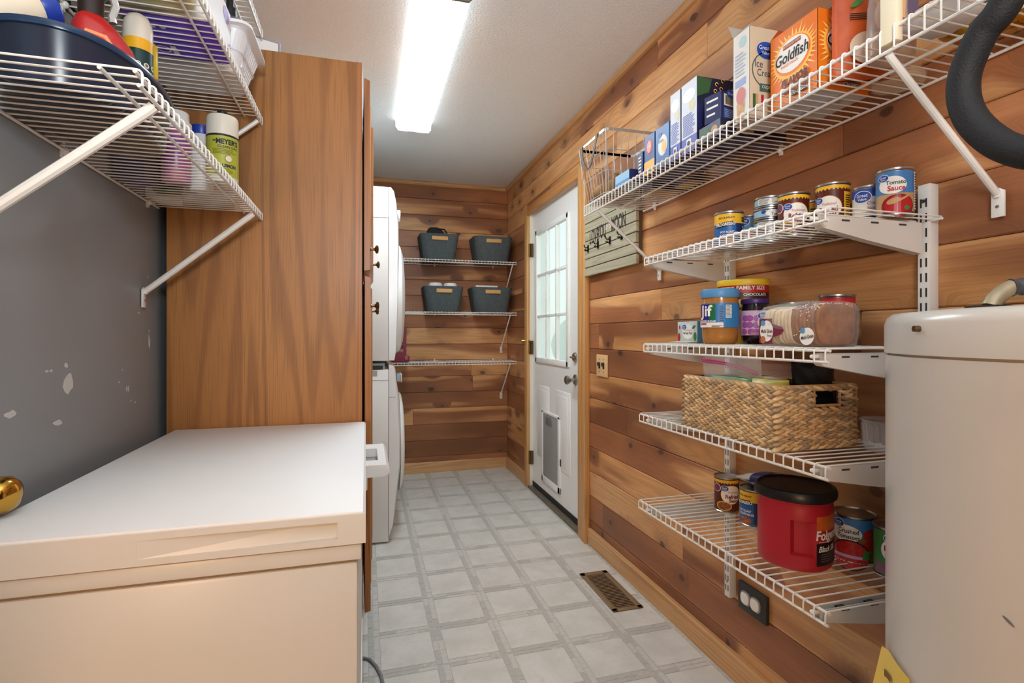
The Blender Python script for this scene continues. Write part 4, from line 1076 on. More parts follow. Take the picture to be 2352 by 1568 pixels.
decal(fm, [rect(.0, .03, .0, .068)], 'side_stripe', SKYB, t, 1); decal(fm, [oval(.04, .02, .01, .012)], 'side_fruit', DNAVY, t, 1); decal(fm, [[(.03, .03), (.06, .068), (.03, .068)]], 'side_leaf', LORANGE, t, 1)
# green can, small grey can behind
t, fm, rl = can('green-topped can half hidden behind the bagged loaf', 1.085, 1.12, z, .0375, .110, facing(1.085, 1.12, 0), GREEN); band(t, rl, .02, .07, WHITE); gv(fm, .006, .082, .016, t); decal(fm, [rect(-.034, -.020, .06, .095)], 'facts_panel', WHITE, t, 1, True); lines_print(fm, -.033, -.021, .062, .094, 8, INK, t, 2, True)
t, fm, rl = can('small grey-blue can glimpsed between the jelly jar and the loaf', 1.135, 1.195, z, .033, .098, facing(1.135, 1.195, .4), M('label_steel_blue', (90, 112, 132), .45)); text(fm, 'Great', 0, .07, .012, WHITE, t, .9, 2, True)
t, fm, rl = can('red snack can with a gold slogan standing behind the bagged loaf', 1.058, .958, z, .038, .118, facing(1.058, .958, .0), DRED, name='snack_can')
band(t, rl, .088, .108, RED); text(fm, 'CRUSH', .012, .093, .0095, M('print_gold', (214, 172, 100), .4), t, 1.0, 3, True, .05); text(fm, 'YOUR CRAVINGS', .013, .084, .0048, _M['print_gold'], t, .9, 3, True, .03); text(fm, 'DARE YOU', .016, .077, .0065, _M['print_gold'], t, .9, 3, True, .03)
lines_print(fm, .0, .032, .018, .072, 9, M('print_rose', (206, 120, 110)), t, 2, True)
t, fm, rl = can('dark brown snack can behind the red one, only its edge showing', 1.143, 1.022, z, .033, .102, facing(1.143, 1.022, -.9), M('dark_can_brown', (46, 28, 22), .4), name='snack_can'); text(fm, 'CH', .0, .075, .016, WHITE, t, .8, 2, True, .04)
# bagged loaf
t = thing('bread_loaf', 'seeded multigrain loaf in a clear printed bag on the jar shelf', 'bread', (.942, .905, z), 0)
def loaf_section(y, s, e=0.0):
    pts = []
    for i in range(28):
        a = 2 * PI * i / 28; cx_, sz = math.cos(a), math.sin(a)
        x = (.050 + e) * s * (abs(cx_) ** .55) * (1 if cx_ > 0 else -1); zz = .046 + (.045 + e) * s * (abs(sz) ** .55) * (1 if sz > 0 else -1)
        if sz > 0 and abs(cx_) > .3: x *= 1.07
        pts.append((x, y, max(.0015, zz)))
    return pts
LOAF = M('bread_crust', (160, 104, 56), .6, noise=.8, nscale=45, c2=(112, 66, 34), bump=.6, bscale=120)
nsl = 15
for i in range(nsl):
    y0 = .094 - i * .0122; s_ = 1.0 - .05 * abs(math.sin(i * 1.7))
    if i in (0,): s_ = .93
    MB().loft([loaf_section(y0, s_ * .97), loaf_section(y0 - .003, s_), loaf_section(y0 - .009, s_), loaf_section(y0 - .0115, s_ * .97)]).build('slice', M('slice_pale', (226, 204, 168), .7, noise=.5, nscale=60) if i < 8 else LOAF, t, smooth=True)
ssm = MB().ell((0, 0, 0), (.0012, .0026, .0012), 6, 4).mesh('seed'); ssm.materials.append(CREAM)
rs2 = random.Random(12); sd = MB()
for i in range(110):
    y0 = rs2.uniform(-.085, -.01); a = rs2.uniform(-.3, 3.4)
    p = (-.0505 * math.copysign(abs(math.cos(a)) ** .55, math.cos(a)), y0, .046 + .0455 * (abs(math.sin(a)) ** .55) * (1 if a > 0 else -1))
    sd.ell(p, (.0014, .0024, .0014), 6, 4)
sd.build('seeds', CREAM, t, kind='stuff', smooth=True)
lp = []
for j, (y0, s_, e) in enumerate([(.100, .90, .0), (.096, 1.02, .004), (.05, 1.05, .004), (0, 1.04, .005), (-.05, 1.05, .004), (-.090, 1.03, .004), (-.100, .85, 0), (-.106, .55, 0)]):
    q = loaf_section(y0, s_, e); lp.append([(p[0] + .0015 * math.sin(9 * i + j * 3), p[1], max(.0008, p[2] + .0015 * math.sin(7 * i + j * 5))) for i, p in enumerate(q)])
MB().loft(lp).build('bag', FILM, t, smooth=True, ang=25)
fm = face_map((-.0585, 0, 0), (0, -1, 0), (0, 0, 1), (-1, 0, 0), .0008)
decal(fm, [rect(-.096, -.048, .006, .062) , [(-.048, .020), (-.018, .026), (-.008, .034), (-.012, .042), (-.048, .050)]], 'board_print', M('bag_maroon', (120, 40, 70), .4), t, 1)
decal(fm, [oval(-.068, .034, .024, .024)], 'name_oval', WHITE, t, 2); text(fm, 'Multi Grain', -.066, .034, .0082, M('print_maroon', (92, 30, 46)), t, .8, 3, False, .02); text(fm, 'Bread', -.056, .024, .006, _M['print_maroon'], t, .8, 3); decal(fm, [oval(-.080, .052, .008, .0065)], 'logo', SKYB, t, 3); decal(fm, [oval(-.080, .014, .009, .009)], 'seal', M('seal_bronze', (186, 116, 70), .4), t, 3)
decal(fm, [oval(.066, .022, .022, .018, 24, .2)], 'name_oval', WHITE, t, 2); text(fm, 'Multi Grain', .068, .021, .0075, INK, t, .8, 3, False, .02, rot=.15); decal(fm, [oval(.054, .034, .007, .006)], 'logo', SKYB, t, 3)
fm2 = face_map((-.05, 0, .0985), (0, -1, 0), (1, 0, .06), (-.1, 0, 1), .0008)
text(face_map((-.053, 0, .0), (0, -1, 0), (.18, 0, .98), (-1, 0, .2), .003), 'Bread', .030, .078, .020, _M['bag_maroon'], t, .95, 2, False, .05, .2, .25)
t.scale = (1, .84, 1); t.location.y = .926

# --- woven basket shelf
z = ZB[2] + .002
bx0, bx1, by0, by1, bh = .866, 1.080, .925, 1.275, .137
t = thing('woven_basket', 'rectangular woven water-hyacinth basket with a cut-out handle, full of snack bags', 'basket', ((bx0 + bx1) / 2, (by0 + by1) / 2, z)); O_ = t.location[:]
WV = [M('hyacinth_a', (224, 192, 144), .7, noise=.6, nscale=50, c2=(176, 138, 94)), M('hyacinth_b', (206, 170, 120), .7, noise=.6, nscale=50, c2=(150, 116, 80)), M('hyacinth_c', (176, 150, 116), .75, noise=.6, nscale=50, c2=(116, 98, 80))]
WIN = M('basket_core', (58, 42, 28), .9)
m = MB(O_)
hx0, hx1 = 1.005, 1.075     # handle opening on the near end
e_ = .006
m.box(bx0 + e_, bx0 + e_ + .006, by0 + e_, by1 - e_, z, z + bh); m.box(bx1 - e_ - .006, bx1 - e_, by0 + e_, by1 - e_, z, z + bh); m.box(bx0 + e_, bx1 - e_, by1 - e_ - .006, by1 - e_, z, z + bh); m.box(bx0 + e_, bx1 - e_, by0 + e_, by1 - e_, z, z + .006)
HZ0, HZ1 = z + .094, z + .130; HXa, HXb = .960, 1.032
m.box(bx0 + e_, HXa, by0 + e_, by0 + e_ + .006, z, z + bh); m.box(HXb, bx1 - e_, by0 + e_, by0 + e_ + .006, z, z + bh); m.box(HXa, HXb, by0 + e_, by0 + e_ + .006, z, HZ0); m.box(HXa, HXb, by0 + e_, by0 + e_ + .006, HZ1, z + bh)
m.build('core', WIN, t)
sme = []
for wm_ in WV:
    me = MB().ell((0, 0, 0), (.0180, .0085, .0056), 10, 6).mesh('strand', smooth=True, ang=80); me.materials.append(wm_); sme.append(me)
rw = random.Random(3); items = []
rowh = .0122; nr = 11
for rrw in range(nr):
    zc = z + .008 + rrw * rowh
    for side in range(2):
        L_ = (by1 - by0) if side == 0 else (bx1 - bx0)
        n_ = int(L_ / .0225)
        for q in range(n_ + 1):
            for hlf in (0, 1):
                u = (q + .5 * hlf) * L_ / n_ + rw.uniform(-.002, .002)
                if u > L_ - .004: continue
                tilt = (.30 if hlf == 0 else -.30) + rw.uniform(-.08, .08); zo = zc + (.0032 if hlf else -.0032)
                sc = (rw.uniform(.85, 1.12), 1, rw.uniform(.8, 1.05))
                if side == 0: p = (bx0 + .003, by1 - u, zo); rot = (0, 0, PI / 2); rot_e = (0, tilt, PI / 2)
                else:
                    px = bx0 + u
                    if HXa - .006 < px < HXb + .006 and HZ0 - .004 < zo < HZ1 + .002: continue
                    p = (px, by0 + .003, zo); rot_e = (0, -tilt, 0)
                items.append((side, p, rot_e, sc, rw.randrange(3)))
far = {0: MB(O_), 1: MB(O_), 2: MB(O_)}
for n_, (side, p, rt, sc, mi) in enumerate(items):
    if side == 0 and n_ % 3 == 2 and len([0]) and n_ > 10 ** 9: pass
front = [i_ for i_ in items if True]
for n_, (side, p, rt, sc, mi) in enumerate(front):
    if n_ % 2 == 0 and n_ < 560:
        shared('strand', sme[mi], t, (p[0] - O_[0], p[1] - O_[1], p[2] - O_[2]), rt, sc)
    else:
        from mathutils import Euler
        far[mi].ell(p, (.0180 * sc[0], .0085, .0056 * sc[2]), 10, 6, Euler(rt).to_matrix())
for mi in far: far[mi].build('strands', WV[mi], t, kind='stuff', smooth=True, ang=80)
rope = M('rim_cord', (196, 154, 100), .75, noise=.6, nscale=90, c2=(150, 108, 64))
m = MB(O_)
for zz in (z + bh, z + .003):
    m.tube([(bx0 + .004, by0 + .004, zz), (bx1 - .004, by0 + .004, zz), (bx1 - .004, by1 - .004, zz), (bx0 + .004, by1 - .004, zz), (bx0 + .004, by0 + .004, zz)], .0046, 8)
m.build('rim', rope, t, smooth=True)
MB(O_).tube([(HXa, by0 + .003, HZ0), (HXb, by0 + .003, HZ0), (HXb, by0 + .003, HZ1), (HXa, by0 + .003, HZ1), (HXa, by0 + .003, HZ0)], .0036, 8).build('handle_edge', rope, t, smooth=True)
m = MB(O_)
for (px, py) in ((bx0 + .003, by0 + .003), (bx1 - .003, by0 + .003), (bx0 + .003, by1 - .003)): MB(O_).tube([(px, py, z + .004), (px, py, z + bh)], .0042, 8).build('corner_cord', rope, t, smooth=True)

def pouch(name, label, cat, loc, w, h, d, mat, rz=0, rx=0, group=None, n=14, pinch=.0, wr=.0, world_rz=None):
    """pillow bag standing on its end: width along x, height z"""
    t = thing(name, label, cat, loc, rz, group, rx=rx)
    rp_ = random.Random(hash(label) % 1000 if False else len(label) * 7 + int(w * 1e4)); fr, bk = [], []
    for i in range(n + 1):
        for j in range(n + 1):
            u, v = i / n * 2 - 1, j / n
            b = max(0, (1 - abs(u) ** 3)) * max(0.0, math.sin(PI * min(1, v * (1 - pinch) + .03))) ** .7
            x = u * w / 2 * (1 - pinch * .5 * v); wob = wr * (rp_.random() - .5)
            fr.append((x, -d / 2 * b + wob, v * h)); bk.append((x, d / 2 * b + wob, v * h))
    fs = []
    for i in range(n):
        for j in range(n):
            a = i * (n + 1) + j; fs.append((a, a + n + 1, a + n + 2, a + 1)); q = a + (n + 1) ** 2; fs.append((q, q + 1, q + n + 2, q + n + 1))
    mb = MB().add(fr + bk, fs); o = mb.build('pouch', mat, t, smooth=True, ang=60)
    b_ = bmesh.new(); b_.from_mesh(o.data); bmesh.ops.remove_doubles(b_, verts=b_.verts, dist=1e-4); b_.to_mesh(o.data); b_.free()
    return t
GLB = M('gloss_black_pouch', (20, 24, 28), .22, bump=.6, bscale=25)
pouch('snack_pouch', 'glossy black pouch standing up in the woven basket behind its handle', 'pouch', (1.030, .992, z + .008), .125, .185, .05, GLB, .0, -.04, wr=.004)
zb = pouch('zip_bag', 'clear zip bag with a pink zipper standing in the woven basket, door side', 'bag', (.965, 1.185, z + .010), .17, .185, .045, FILM2, -1.25, .16, wr=.006)
PINK = M('zipper_pink', (196, 50, 130), .4)
MB().tube([(-.086, -.004, .172), (-.03, -.006, .168), (.03, -.004, .158), (.075, -.002, .142)], .0022, 6).tube([(-.086, -.004, .178), (-.03, -.006, .174), (.03, -.004, .164), (.075, -.002, .148)], .0018, 6).build('zipper', PINK, zb, smooth=True)
MB().ell((-.035, 0, .120), (.022, .008, .012), 12, 8).build('zip_bag_contents', M('dark_contents', (70, 70, 84), .6), zb, smooth=True)
for (lb, x, y, w_, h_, mt, rz_, rx_) in (('green and teal snack wrapper lying along the top of the woven basket', .918, 1.165, .15, .050, M('wrapper_teal', (70, 136, 128), .3, noise=.9, nscale=14, c2=(150, 170, 60)), -1.45, -.2), ('yellow snack wrapper in the middle of the woven basket', .952, 1.075, .14, .050, M('wrapper_yellow', (222, 200, 90), .3, noise=.7, nscale=16, c2=(120, 140, 50)), -1.4, -.1), ('clear wrapper with brown contents behind the yellow one in the basket', .995, 1.12, .15, .055, M('wrapper_brown', (150, 110, 80), .3, noise=.8, nscale=12, c2=(200, 190, 180)), -1.45, .1)):
    pouch('snack_wrapper', lb, 'wrapper', (x, y, z + .094), w_, h_, .03, mt, rz_, rx_, wr=.004)
pouch('snack_wrapper', 'clear crinkled bag standing in the woven basket left of the black pouch', 'wrapper', (1.045, 1.145, z + .01), .13, .165, .04, FILM, -1.2, .0, wr=.008)
pouch('plastic_bag', 'crumpled clear plastic bag wedged between the woven basket and the cedar wall', 'bag', (.985, 1.345, z + .002), .115, .10, .085, FILM2, .2, .1, wr=.016)
# clear plastic tub
t = thing('clear_tub', 'clear ribbed plastic tub between the woven basket and the water heater', 'tub', (1.098, .862, z))
pr = []
MB().lathe([(.046, .0), (.048, .003), (.052, .062), (.056, .064), (.056, .067), (.051, .067), (.047, .004), (0, .003)], 40).build('tub', CLEARP, t, smooth=True)
m = MB()
for q in range(26):
    a = 2 * PI * q / 26; m.tube([(.049 * math.cos(a), .049 * math.sin(a), .006), (.0525 * math.cos(a), .0525 * math.sin(a), .058)], .0015, 5)
m.build('rib', CLEARP, t, smooth=True)

# --- lowest shelf
z = ZB[3] + .002
refried('refried bean can at the door end of the lowest shelf, bean dish picture outward', 1.060, 1.345, z, .30, .106, .037)
progresso('yellow-topped blue soup can half hidden by the red coffee canister', 1.060, 1.225, z, -.35, .104)
t = thing('coffee_canister', 'big red plastic coffee canister with a black lid on the lowest shelf', 'canister', (.986, 1.008, z), facing(.986, 1.008, 1.28))
CR = M('coffee_red', (172, 30, 46), .38, noise=.25, nscale=5, c2=(150, 24, 36)); RS = .080
def sq_loop(r, zz, n=56, ex=2.5, dent=None):
    out = []
    for i in range(n):
        a = 2 * PI * i / n; c_, s_ = math.cos(a), math.sin(a); q = (abs(c_) ** ex + abs(s_) ** ex) ** (-1 / ex)
        f = r * q; out.append((f * c_, f * s_, zz))
    return out
# body with two hand recesses on the flanks
NN = 72; loops = []
for zz, r_ in [(0, .070), (.004, .0755), (.012, .078), (.034, .0785), (.037, .0785), (.041, .0785), (.06, .0785), (.09, .0785), (.108, .0785), (.112, .0785), (.116, .0785), (.135, .0785), (.140, .0775), (.150, .0775), (.153, .080), (.158, .080)]:
    lp_ = []
    for i in range(NN):
        a = 2 * PI * i / NN; c_, s_ = math.cos(a), math.sin(a); q = (abs(c_) ** 2.35 + abs(s_) ** 2.35) ** (-1 / 2.35); f = r_ * q
        for ac in (PI + .50, -.50 + .0):
            da = abs((a - ac + PI) % (2 * PI) - PI)
            if .040 < zz < .113 and da < .30: f -= .012 * min(1, (.30 - da) / .06)
        lp_.append((f * c_, f * s_, zz))
    loops.append(lp_)
MB().loft(loops).build('body', CR, t, smooth=True, ang=28)
MB().loft([sq_loop(.0805, .155, ex=2.35), sq_loop(.0855, .158, ex=2.35), sq_loop(.0865, .170, ex=2.35), sq_loop(.083, .178, ex=2.35), sq_loop(.079, .180, ex=2.35), sq_loop(.076, .1765, ex=2.35), sq_loop(.03, .1762, ex=2.35)]).build('lid', BLACKM, t, smooth=True)
def cmap(s, tt, k=1):
    a = -PI / 2 + s / .0785; c_, s_ = math.cos(a), math.sin(a); q = (abs(c_) ** 2.35 + abs(s_) ** 2.35) ** (-1 / 2.35); f = .0785 * q + .0006 * k
    return (f * c_, f * s_, tt)
decal(cmap, [rect(-.058, .05, .096, .128)], 'sunrise_print', M('sunrise', (196, 84, 34), .4, noise=.6, nscale=20, c2=(214, 140, 40)), t, 1, True)
decal(cmap, [rect(-.058, .05, .018, .068)], 'flavour_panel', M('label_black', (26, 20, 22), .4), t, 1, True)
text(cmap, 'Folgers', -.026, .083, .021, WHITE, t, .8, 3, True, .03, .1); text(cmap, 'Black Silk', -.026, .056, .013, WHITE, t, .8, 3, True, .02, .3); lines_print(cmap, -.048, -.004, .026, .046, 4, M('print_dim', (120, 110, 108)), t, 2, True, .3)
decal(cmap, [rect(-.054, -.012, .0705, .0718)], 'underline', WHITE, t, 2, True)
t, fm, rl = can('big crushed tomatoes can behind the red coffee canister', 1.130, .977, z, .046, .109, facing(1.130, .977, .1), M('sauce_blue', (70, 128, 190)))
decal(fm, [oval(-.022, .068, .034, .020)], 'name_oval', WHITE, t, 2, True); text(fm, 'Crushed', -.016, .074, .0105, _M['print_dark_green'], t, .85, 3, True, .02); text(fm, 'Tomatoes', -.016, .061, .0095, INK, t, .85, 3, True, .02); gv(fm, -.036, .090, .012, t, True, 4)
TR = M('tomato_print', (186, 40, 30), .35)
decal(fm, [rect(-.05, .05, .008, .062)], 'picture_ground', M('picture_ochre', (150, 96, 50), .5, noise=.6, nscale=30), t, .8, True)
decal(fm, [oval(.028, .068, .014, .014), oval(.044, .074, .010, .012), oval(.028, .044, .014, .011)], 'tomato_picture', TR, t, 2, True); decal(fm, [oval(.028, .071, .004, .003, 8)], 'tomato_stalk', GREEN, t, 3, True)
decal(fm, [oval(-.012, .018, .042, .036)], 'bowl_edge', INK, t, 2.5, True); decal(fm, [oval(-.012, .018, .039, .033)], 'crushed_picture', M('crushed_red', (200, 44, 40), .4, noise=.8, nscale=120, c2=(150, 20, 24)), t, 3, True); decal(fm, [rect(.013, .027, .012, .032)], 'seal', GREEN, t, 4, True); decal(fm, [rect(-.05, .012, .012, .019)], 'red_strip', LILAC, t, 4, True)
t, fm, rl = can('black bean can with a green label, mostly hidden by the water heater', 1.133, .884, z, .0375, .110, facing(1.133, .884, -.15), GREEN)
decal(fm, [oval(.010, .062, .026, .026)], 'name_oval', WHITE, t, 2, True); gv(fm, .004, .088, .014, t, True, 3); text(fm, 'Black', .006, .066, .012, DRED, t, .85, 3, True, .03); text(fm, 'Beans', .008, .053, .011, DRED, t, .85, 3, True, .03); decal(fm, [oval(.010, .038, .020, .008)], 'green_band', GREEN, t, 3, True); decal(fm, [rect(-.03, .05, .008, .032)], 'bean_ground', M('label_mauve', (130, 90, 110), .4), t, 1, True); decal(fm, [oval(.014, .020, .018, .014)], 'bean_picture', M('black_beans', (34, 28, 34), .3, noise=.7, nscale=150, c2=(70, 60, 70)), t, 3, True)
rb = pouch('rice_bag', 'white bag of rice with dark blue band, lying on the lowest shelf tins', 'bag', (1.098, 1.305, z + .112), .085, .235, .046, M('rice_white', (224, 220, 208), .4, noise=.5, nscale=150, c2=(198, 192, 176)), 0, 0, wr=.003)
rb.rotation_euler = (math.radians(84), 0, math.radians(2))
m = MB()
for v in (0,):
    lp = []
    for hh in (.060, .075, .095, .110):
        b = math.sin(PI * min(1, hh / .235 + .03)) ** .7; q = []
        for i in range(24):
            a = 2 * PI * i / 24; q.append((.0435 * math.copysign(abs(math.cos(a)) ** .8, math.cos(a)), .0245 * b * math.copysign(abs(math.sin(a)) ** .8, math.sin(a)), hh))
        lp.append(q)
    m.loft(lp, False, False)
m.build('blue_band', M('band_blue', (34, 44, 120), .35), rb, smooth=True)

# ================================================================== LONG SHELF: BASKET, CARTONS, BAGS
z = ZA + .002
t = thing('wire_basket', 'open grey wire basket with brown leather handles at the far end of the long shelf', 'basket', (1.012, 1.945, z)); O_ = t.location[:]
GW = M('grey_wire', (186, 184, 178), .4, metal=.2)
ra = (.888, 1.150, 1.818, 2.078); ba = (.898, 1.130, 1.838, 2.022); zt = 1.934
def ring(q, zz): return [(q[0], q[2] + .02, zz), (q[0] + .012, q[2] + .003, zz), (q[1] - .012, q[2], zz), (q[1], q[2] + .012, zz), (q[1], q[3] - .012, zz), (q[1] - .012, q[3], zz), (q[0] + .012, q[3], zz), (q[0], q[3] - .015, zz), (q[0], q[2] + .02, zz)]
def lerp(a, b, f): return tuple(p + (q - p) * f for p, q in zip(a, b))
loop = ring(ra, zt); mm = MB(O_)
mm.loft([[(p[0], p[1], p[2] - .006), (p[0], p[1], p[2] + .006), (p[0] + (.003 if p[0] < 1.0 else -.003), p[1], p[2] + .006), (p[0] + (.003 if p[0] < 1.0 else -.003), p[1], p[2] - .006)] for p in loop], False, False)
mm.build('rim', M('brushed_rim', (176, 172, 162), .4, metal=.4), t)
for f in (.02, .36, .68): MB(O_).tube(ring(lerp(ba, ra, f), z + .004 + (zt - z) * f), .0016, 6).build('ring_wire', GW, t, smooth=True)
def vwire(p0, p1):
    MB(O_).tube([p0, ((p0[0] * .9 + p1[0] * .1), (p0[1] * .9 + p1[1] * .1), z + .035), p1], .0015, 6).build('upright_wire', GW, t, smooth=True)
n_ = 8
for i in range(n_ + 1):
    f = i / n_
    y0, y1 = ba[2] + (ba[3] - ba[2]) * f, ra[2] + (ra[3] - ra[2]) * f
    vwire((ba[0] + .012, y0, z + .003), (ra[0], y1, zt)); vwire((ba[1] - .01, y0, z + .003), (ra[1], y1, zt))
    x0, x1 = ba[0] + (ba[1] - ba[0]) * f, ra[0] + (ra[1] - ra[0]) * f
    vwire((x0, ba[2], z + .003), (x1, ra[2], zt)); vwire((x0, ba[3], z + .003), (x1, ra[3], zt))
    MB(O_).tube([(ba[0], y0, z + .003), (ba[1], y0, z + .003)], .0014, 6).build('floor_wire', GW, t, smooth=True)
LE = M('brown_leather', (78, 48, 34), .5, noise=.5, nscale=60)
def strap(pts, wv):
    m = MB(O_); lp = []
    for p in pts: lp.append([(p[0] - .0012, p[1] - wv, p[2]), (p[0] + .0012, p[1] - wv, p[2]), (p[0] + .0012, p[1] + wv, p[2]), (p[0] - .0012, p[1] + wv, p[2])])
    m.loft(lp).build('leather_handle', LE, t)
strap([(.890, 2.046, zt + .006), (.884, 2.046, zt), (.882, 2.035, zt - .04), (.880, 2.01, zt - .085), (.879, 1.975, zt - .115), (.879, 1.945, zt - .110), (.879, 1.915, zt - .07), (.881, 1.895, zt - .02), (.884, 1.893, zt + .002), (.892, 1.893, zt + .008)], .009)
PT = M('potato_skin', (158, 124, 82), .85, noise=.7, nscale=35, c2=(116, 86, 56), bump=.4, bscale=80)
for i, (px, py, pz, a, b, c_, rz_, lb) in enumerate([(.945, 1.992, .034, .042, .030, .032, .4, 'far end potato in the wire basket'), (.935, 1.925, .034, .044, .031, .032, -.3, 'potato in the middle of the wire basket, against its front'), (.945, 1.868, .036, .040, .029, .034, .9, 'potato at the near end of the wire basket, beside the small blue carton'), (1.03, 1.90, .034, .045, .031, .032, .2, 'potato at the back of the wire basket, near end'), (1.035, 1.975, .034, .042, .03, .032, -.6, 'potato at the back of the wire basket, far end'), (.985, 1.93, .084, .042, .030, .030, .8, 'topmost potato of the heap in the wire basket')]):
    m = MB().ell((0, 0, 0), (a, b, c_), 18, 12); rr3 = random.Random(i)
    ph = rr3.uniform(0, 6)
    m.v = [(x * (1 + .06 * math.sin(5 * y / b + ph)), y * (1 + .07 * math.sin(3.3 * x / a + ph)), zz * (1 + .06 * math.cos(4 * x / a))) for (x, y, zz) in m.v]
    o = m.build('potato', PT, smooth=True); tag(o, lb, 'potato', 'potatoes in the wire basket'); o.location = (px, py, z + pz); o.rotation_euler = (0, 0, rz_)

def carton(name, label, x0, x1, y0, y1, h, mat, z_=None, group=None, cat='box', open_top=False, bottom=None, rz=0.0):
    """box; returns root, map of the aisle face (-X) and of the near face (-Y), sizes"""
    zz = z if z_ is None else z_
    t = thing(name, label, cat, ((x0 + x1) / 2, (y0 + y1) / 2, zz), rz, group)
    w_, d_ = (x1 - x0) / 2, (y1 - y0) / 2
    m = MB()
    if open_top:
        th = .001
        m.box(-w_, -w_ + th, -d_, d_, 0, h).box(w_ - th, w_, -d_, d_, 0, h).box(-w_, w_, -d_, -d_ + th, 0, h).box(-w_, w_, d_ - th, d_, 0, h).box(-w_, w_, -d_, d_, 0, th)
        m.build('carton', mat, t)
    else: m.box(-w_, w_, -d_, d_, 0, h).build('carton', mat, t, bevel=.0012, segs=1)
    S_ = face_map((-w_, 0, 0), (0, -1, 0), (0, 0, 1), (-1, 0, 0)); F_ = face_map((0, -d_, 0), (1, 0, 0), (0, 0, 1), (0, -1, 0))
    B_ = face_map((0, 0, 0), (0, -1, 0), (-1, 0, 0), (0, 0, -1))
    if bottom: decal(B_, [rect(-d_ + .001, d_ - .001, -w_ + .001, w_ - .001)], 'base_print', bottom, t, .5)
    return t, S_, F_, B_, w_, d_
CW = M('carton_white_blue', (214, 220, 232), .45)
GRB = M('card_grey', (176, 172, 166), .7)
# small cartons by the basket
t, s_, f_, b_, w_, d_ = carton('drink_mix_box', 'light blue-topped little carton lying beside the wire basket', .905, .985, 1.668, 1.775, .046, M('print_pale_blue', (150, 196, 228), .4)); decal(s_, [rect(-d_, d_, 0, .016)], 'base_stripe', SKYB, t); decal(f_, [rect(-w_, w_, 0, .046)], 'end_panel', NAVY, t)
t, s_, f_, b_, w_, d_ = carton('drink_mix_box', 'thin dark blue carton between the light blue carton and the yellow-based box', .928, 1.04, 1.614, 1.650, .092, NAVY, bottom=DNAVY); lines_print(s_, -.010, .010, .02, .08, 5, WHITE, t, 1)
t, s_, f_, b_, w_, d_ = carton('pasta_dinner_box', 'small blue box with a yellow base and red oval, beside the thin carton', .930, 1.09, 1.540, 1.606, .134, M('box_blue', (40, 78, 142), .4), bottom=NAVY, group='small blue pasta dinner boxes')
decal(s_, [rect(-.033, .033, .0, .046)], 'yellow_base', LORANGE, t); decal(s_, [oval(0, .092, .020, .026)], 'red_oval', RED, t); decal(s_, [oval(0, .092, .014, .02)], 'pale_oval', M('oval_pink', (226, 150, 130), .4), t, 2); text(s_, 'Great', 0, .094, .008, WHITE, t, .9, 3)
t, s_, f_, b_, w_, d_ = carton('pasta_dinner_box', 'small blue box with a white oval, against the tall white-sided carton', .930, 1.09, 1.454, 1.534, .134, M('box_blue2', (54, 104, 166), .4), bottom=NAVY, group='small blue pasta dinner boxes')
decal(s_, [oval(.004, .070, .027, .034)], 'name_oval', M('oval_cream', (222, 224, 214), .4), t); decal(s_, [oval(.012, .064, .012, .018)], 'pasta_picture', LORANGE, t, 2); text(s_, 'Shells', -.004, .086, .010, NAVY, t, .9, 3); decal(s_, [oval(-.012, .106, .010, .009)], 'logo', GVBLUE, t, 3)
def pasta_box(label, y0, y1, h):
    t, s_, f_, b_, w_, d_ = carton('pasta_box', label, .932, 1.095, y0, y1, h, DNAVY, bottom=NAVY, group='tall navy and white pasta cartons')
    decal(s_, [rect(-d_, d_, 0, h)], 'side_print', CW, t); decal(s_, [rect(-d_, d_, 0, .045)], 'side_foot', M('side_royal', (54, 62, 176), .4), t, 1.5)
    decal(s_, [oval(.0, h * .80, d_ * .80, .020)], 'logo', M('logo_white', (240, 240, 236), .4), t, 2)
    lines_print(s_, -d_ * .8, d_ * .8, .05, h * .55, 13, M('text_blue', (96, 110, 196), .5), t, 2, False, .5); decal(s_, [rect(-d_ * .3, d_ * .35, .012, .038)], 'seal', WHITE, t, 3); decal(s_, [oval(0, .025, d_ * .2, .008, 8)], 'seal_mark', INK, t, 4)
    decal(s_, [oval(d_ * .4, h * .64, d_ * .4, .015)], 'pasta_print', M('pasta_cream', (222, 220, 180), .5), t, 2)
    return t, s_, f_, w_, d_
pasta_box('tall white-sided navy carton behind its open twin, toward the wire basket', 1.394, 1.448, .209)
t, s_, f_, w_, d_ = pasta_box('tall navy pasta carton with a leaf print, the small barcode box in front of it', 1.312, 1.388, .210)
decal(f_, [rect(-w_, w_, .06, .13)], 'front_band', NAVY, t); decal(f_, [[(-w_, .21), (-w_ + .05, .205), (-w_ + .04, .165), (-w_, .15)]], 'leaf_print', M('leaf_dark', (56, 92, 54), .5), t, 2)  # lighter navy band across the carton front
for (a, b) in ((-.015, .192), (.006, .204), (-.02, .172), (.0, .18)): decal(f_, [[(a + .006 * math.cos(q / 14 * 5), b + .006 * math.sin(q / 14 * 5)) for q in range(15)] + [(a + .0035 * math.cos(q / 14 * 5), b + .0035 * math.sin(q / 14 * 5)) for q in range(14, -1, -1)]], 'pasta_print', LORANGE, t, 3)
decal(f_, [rect(.030, .048, .150, .175), rect(.035, .043, .176, .183)], 'bottle_print', TAN, t, 3); lines_print(f_, .052, .078, .13, .175, 5, M('text_dim', (110, 112, 150)), t, 3)
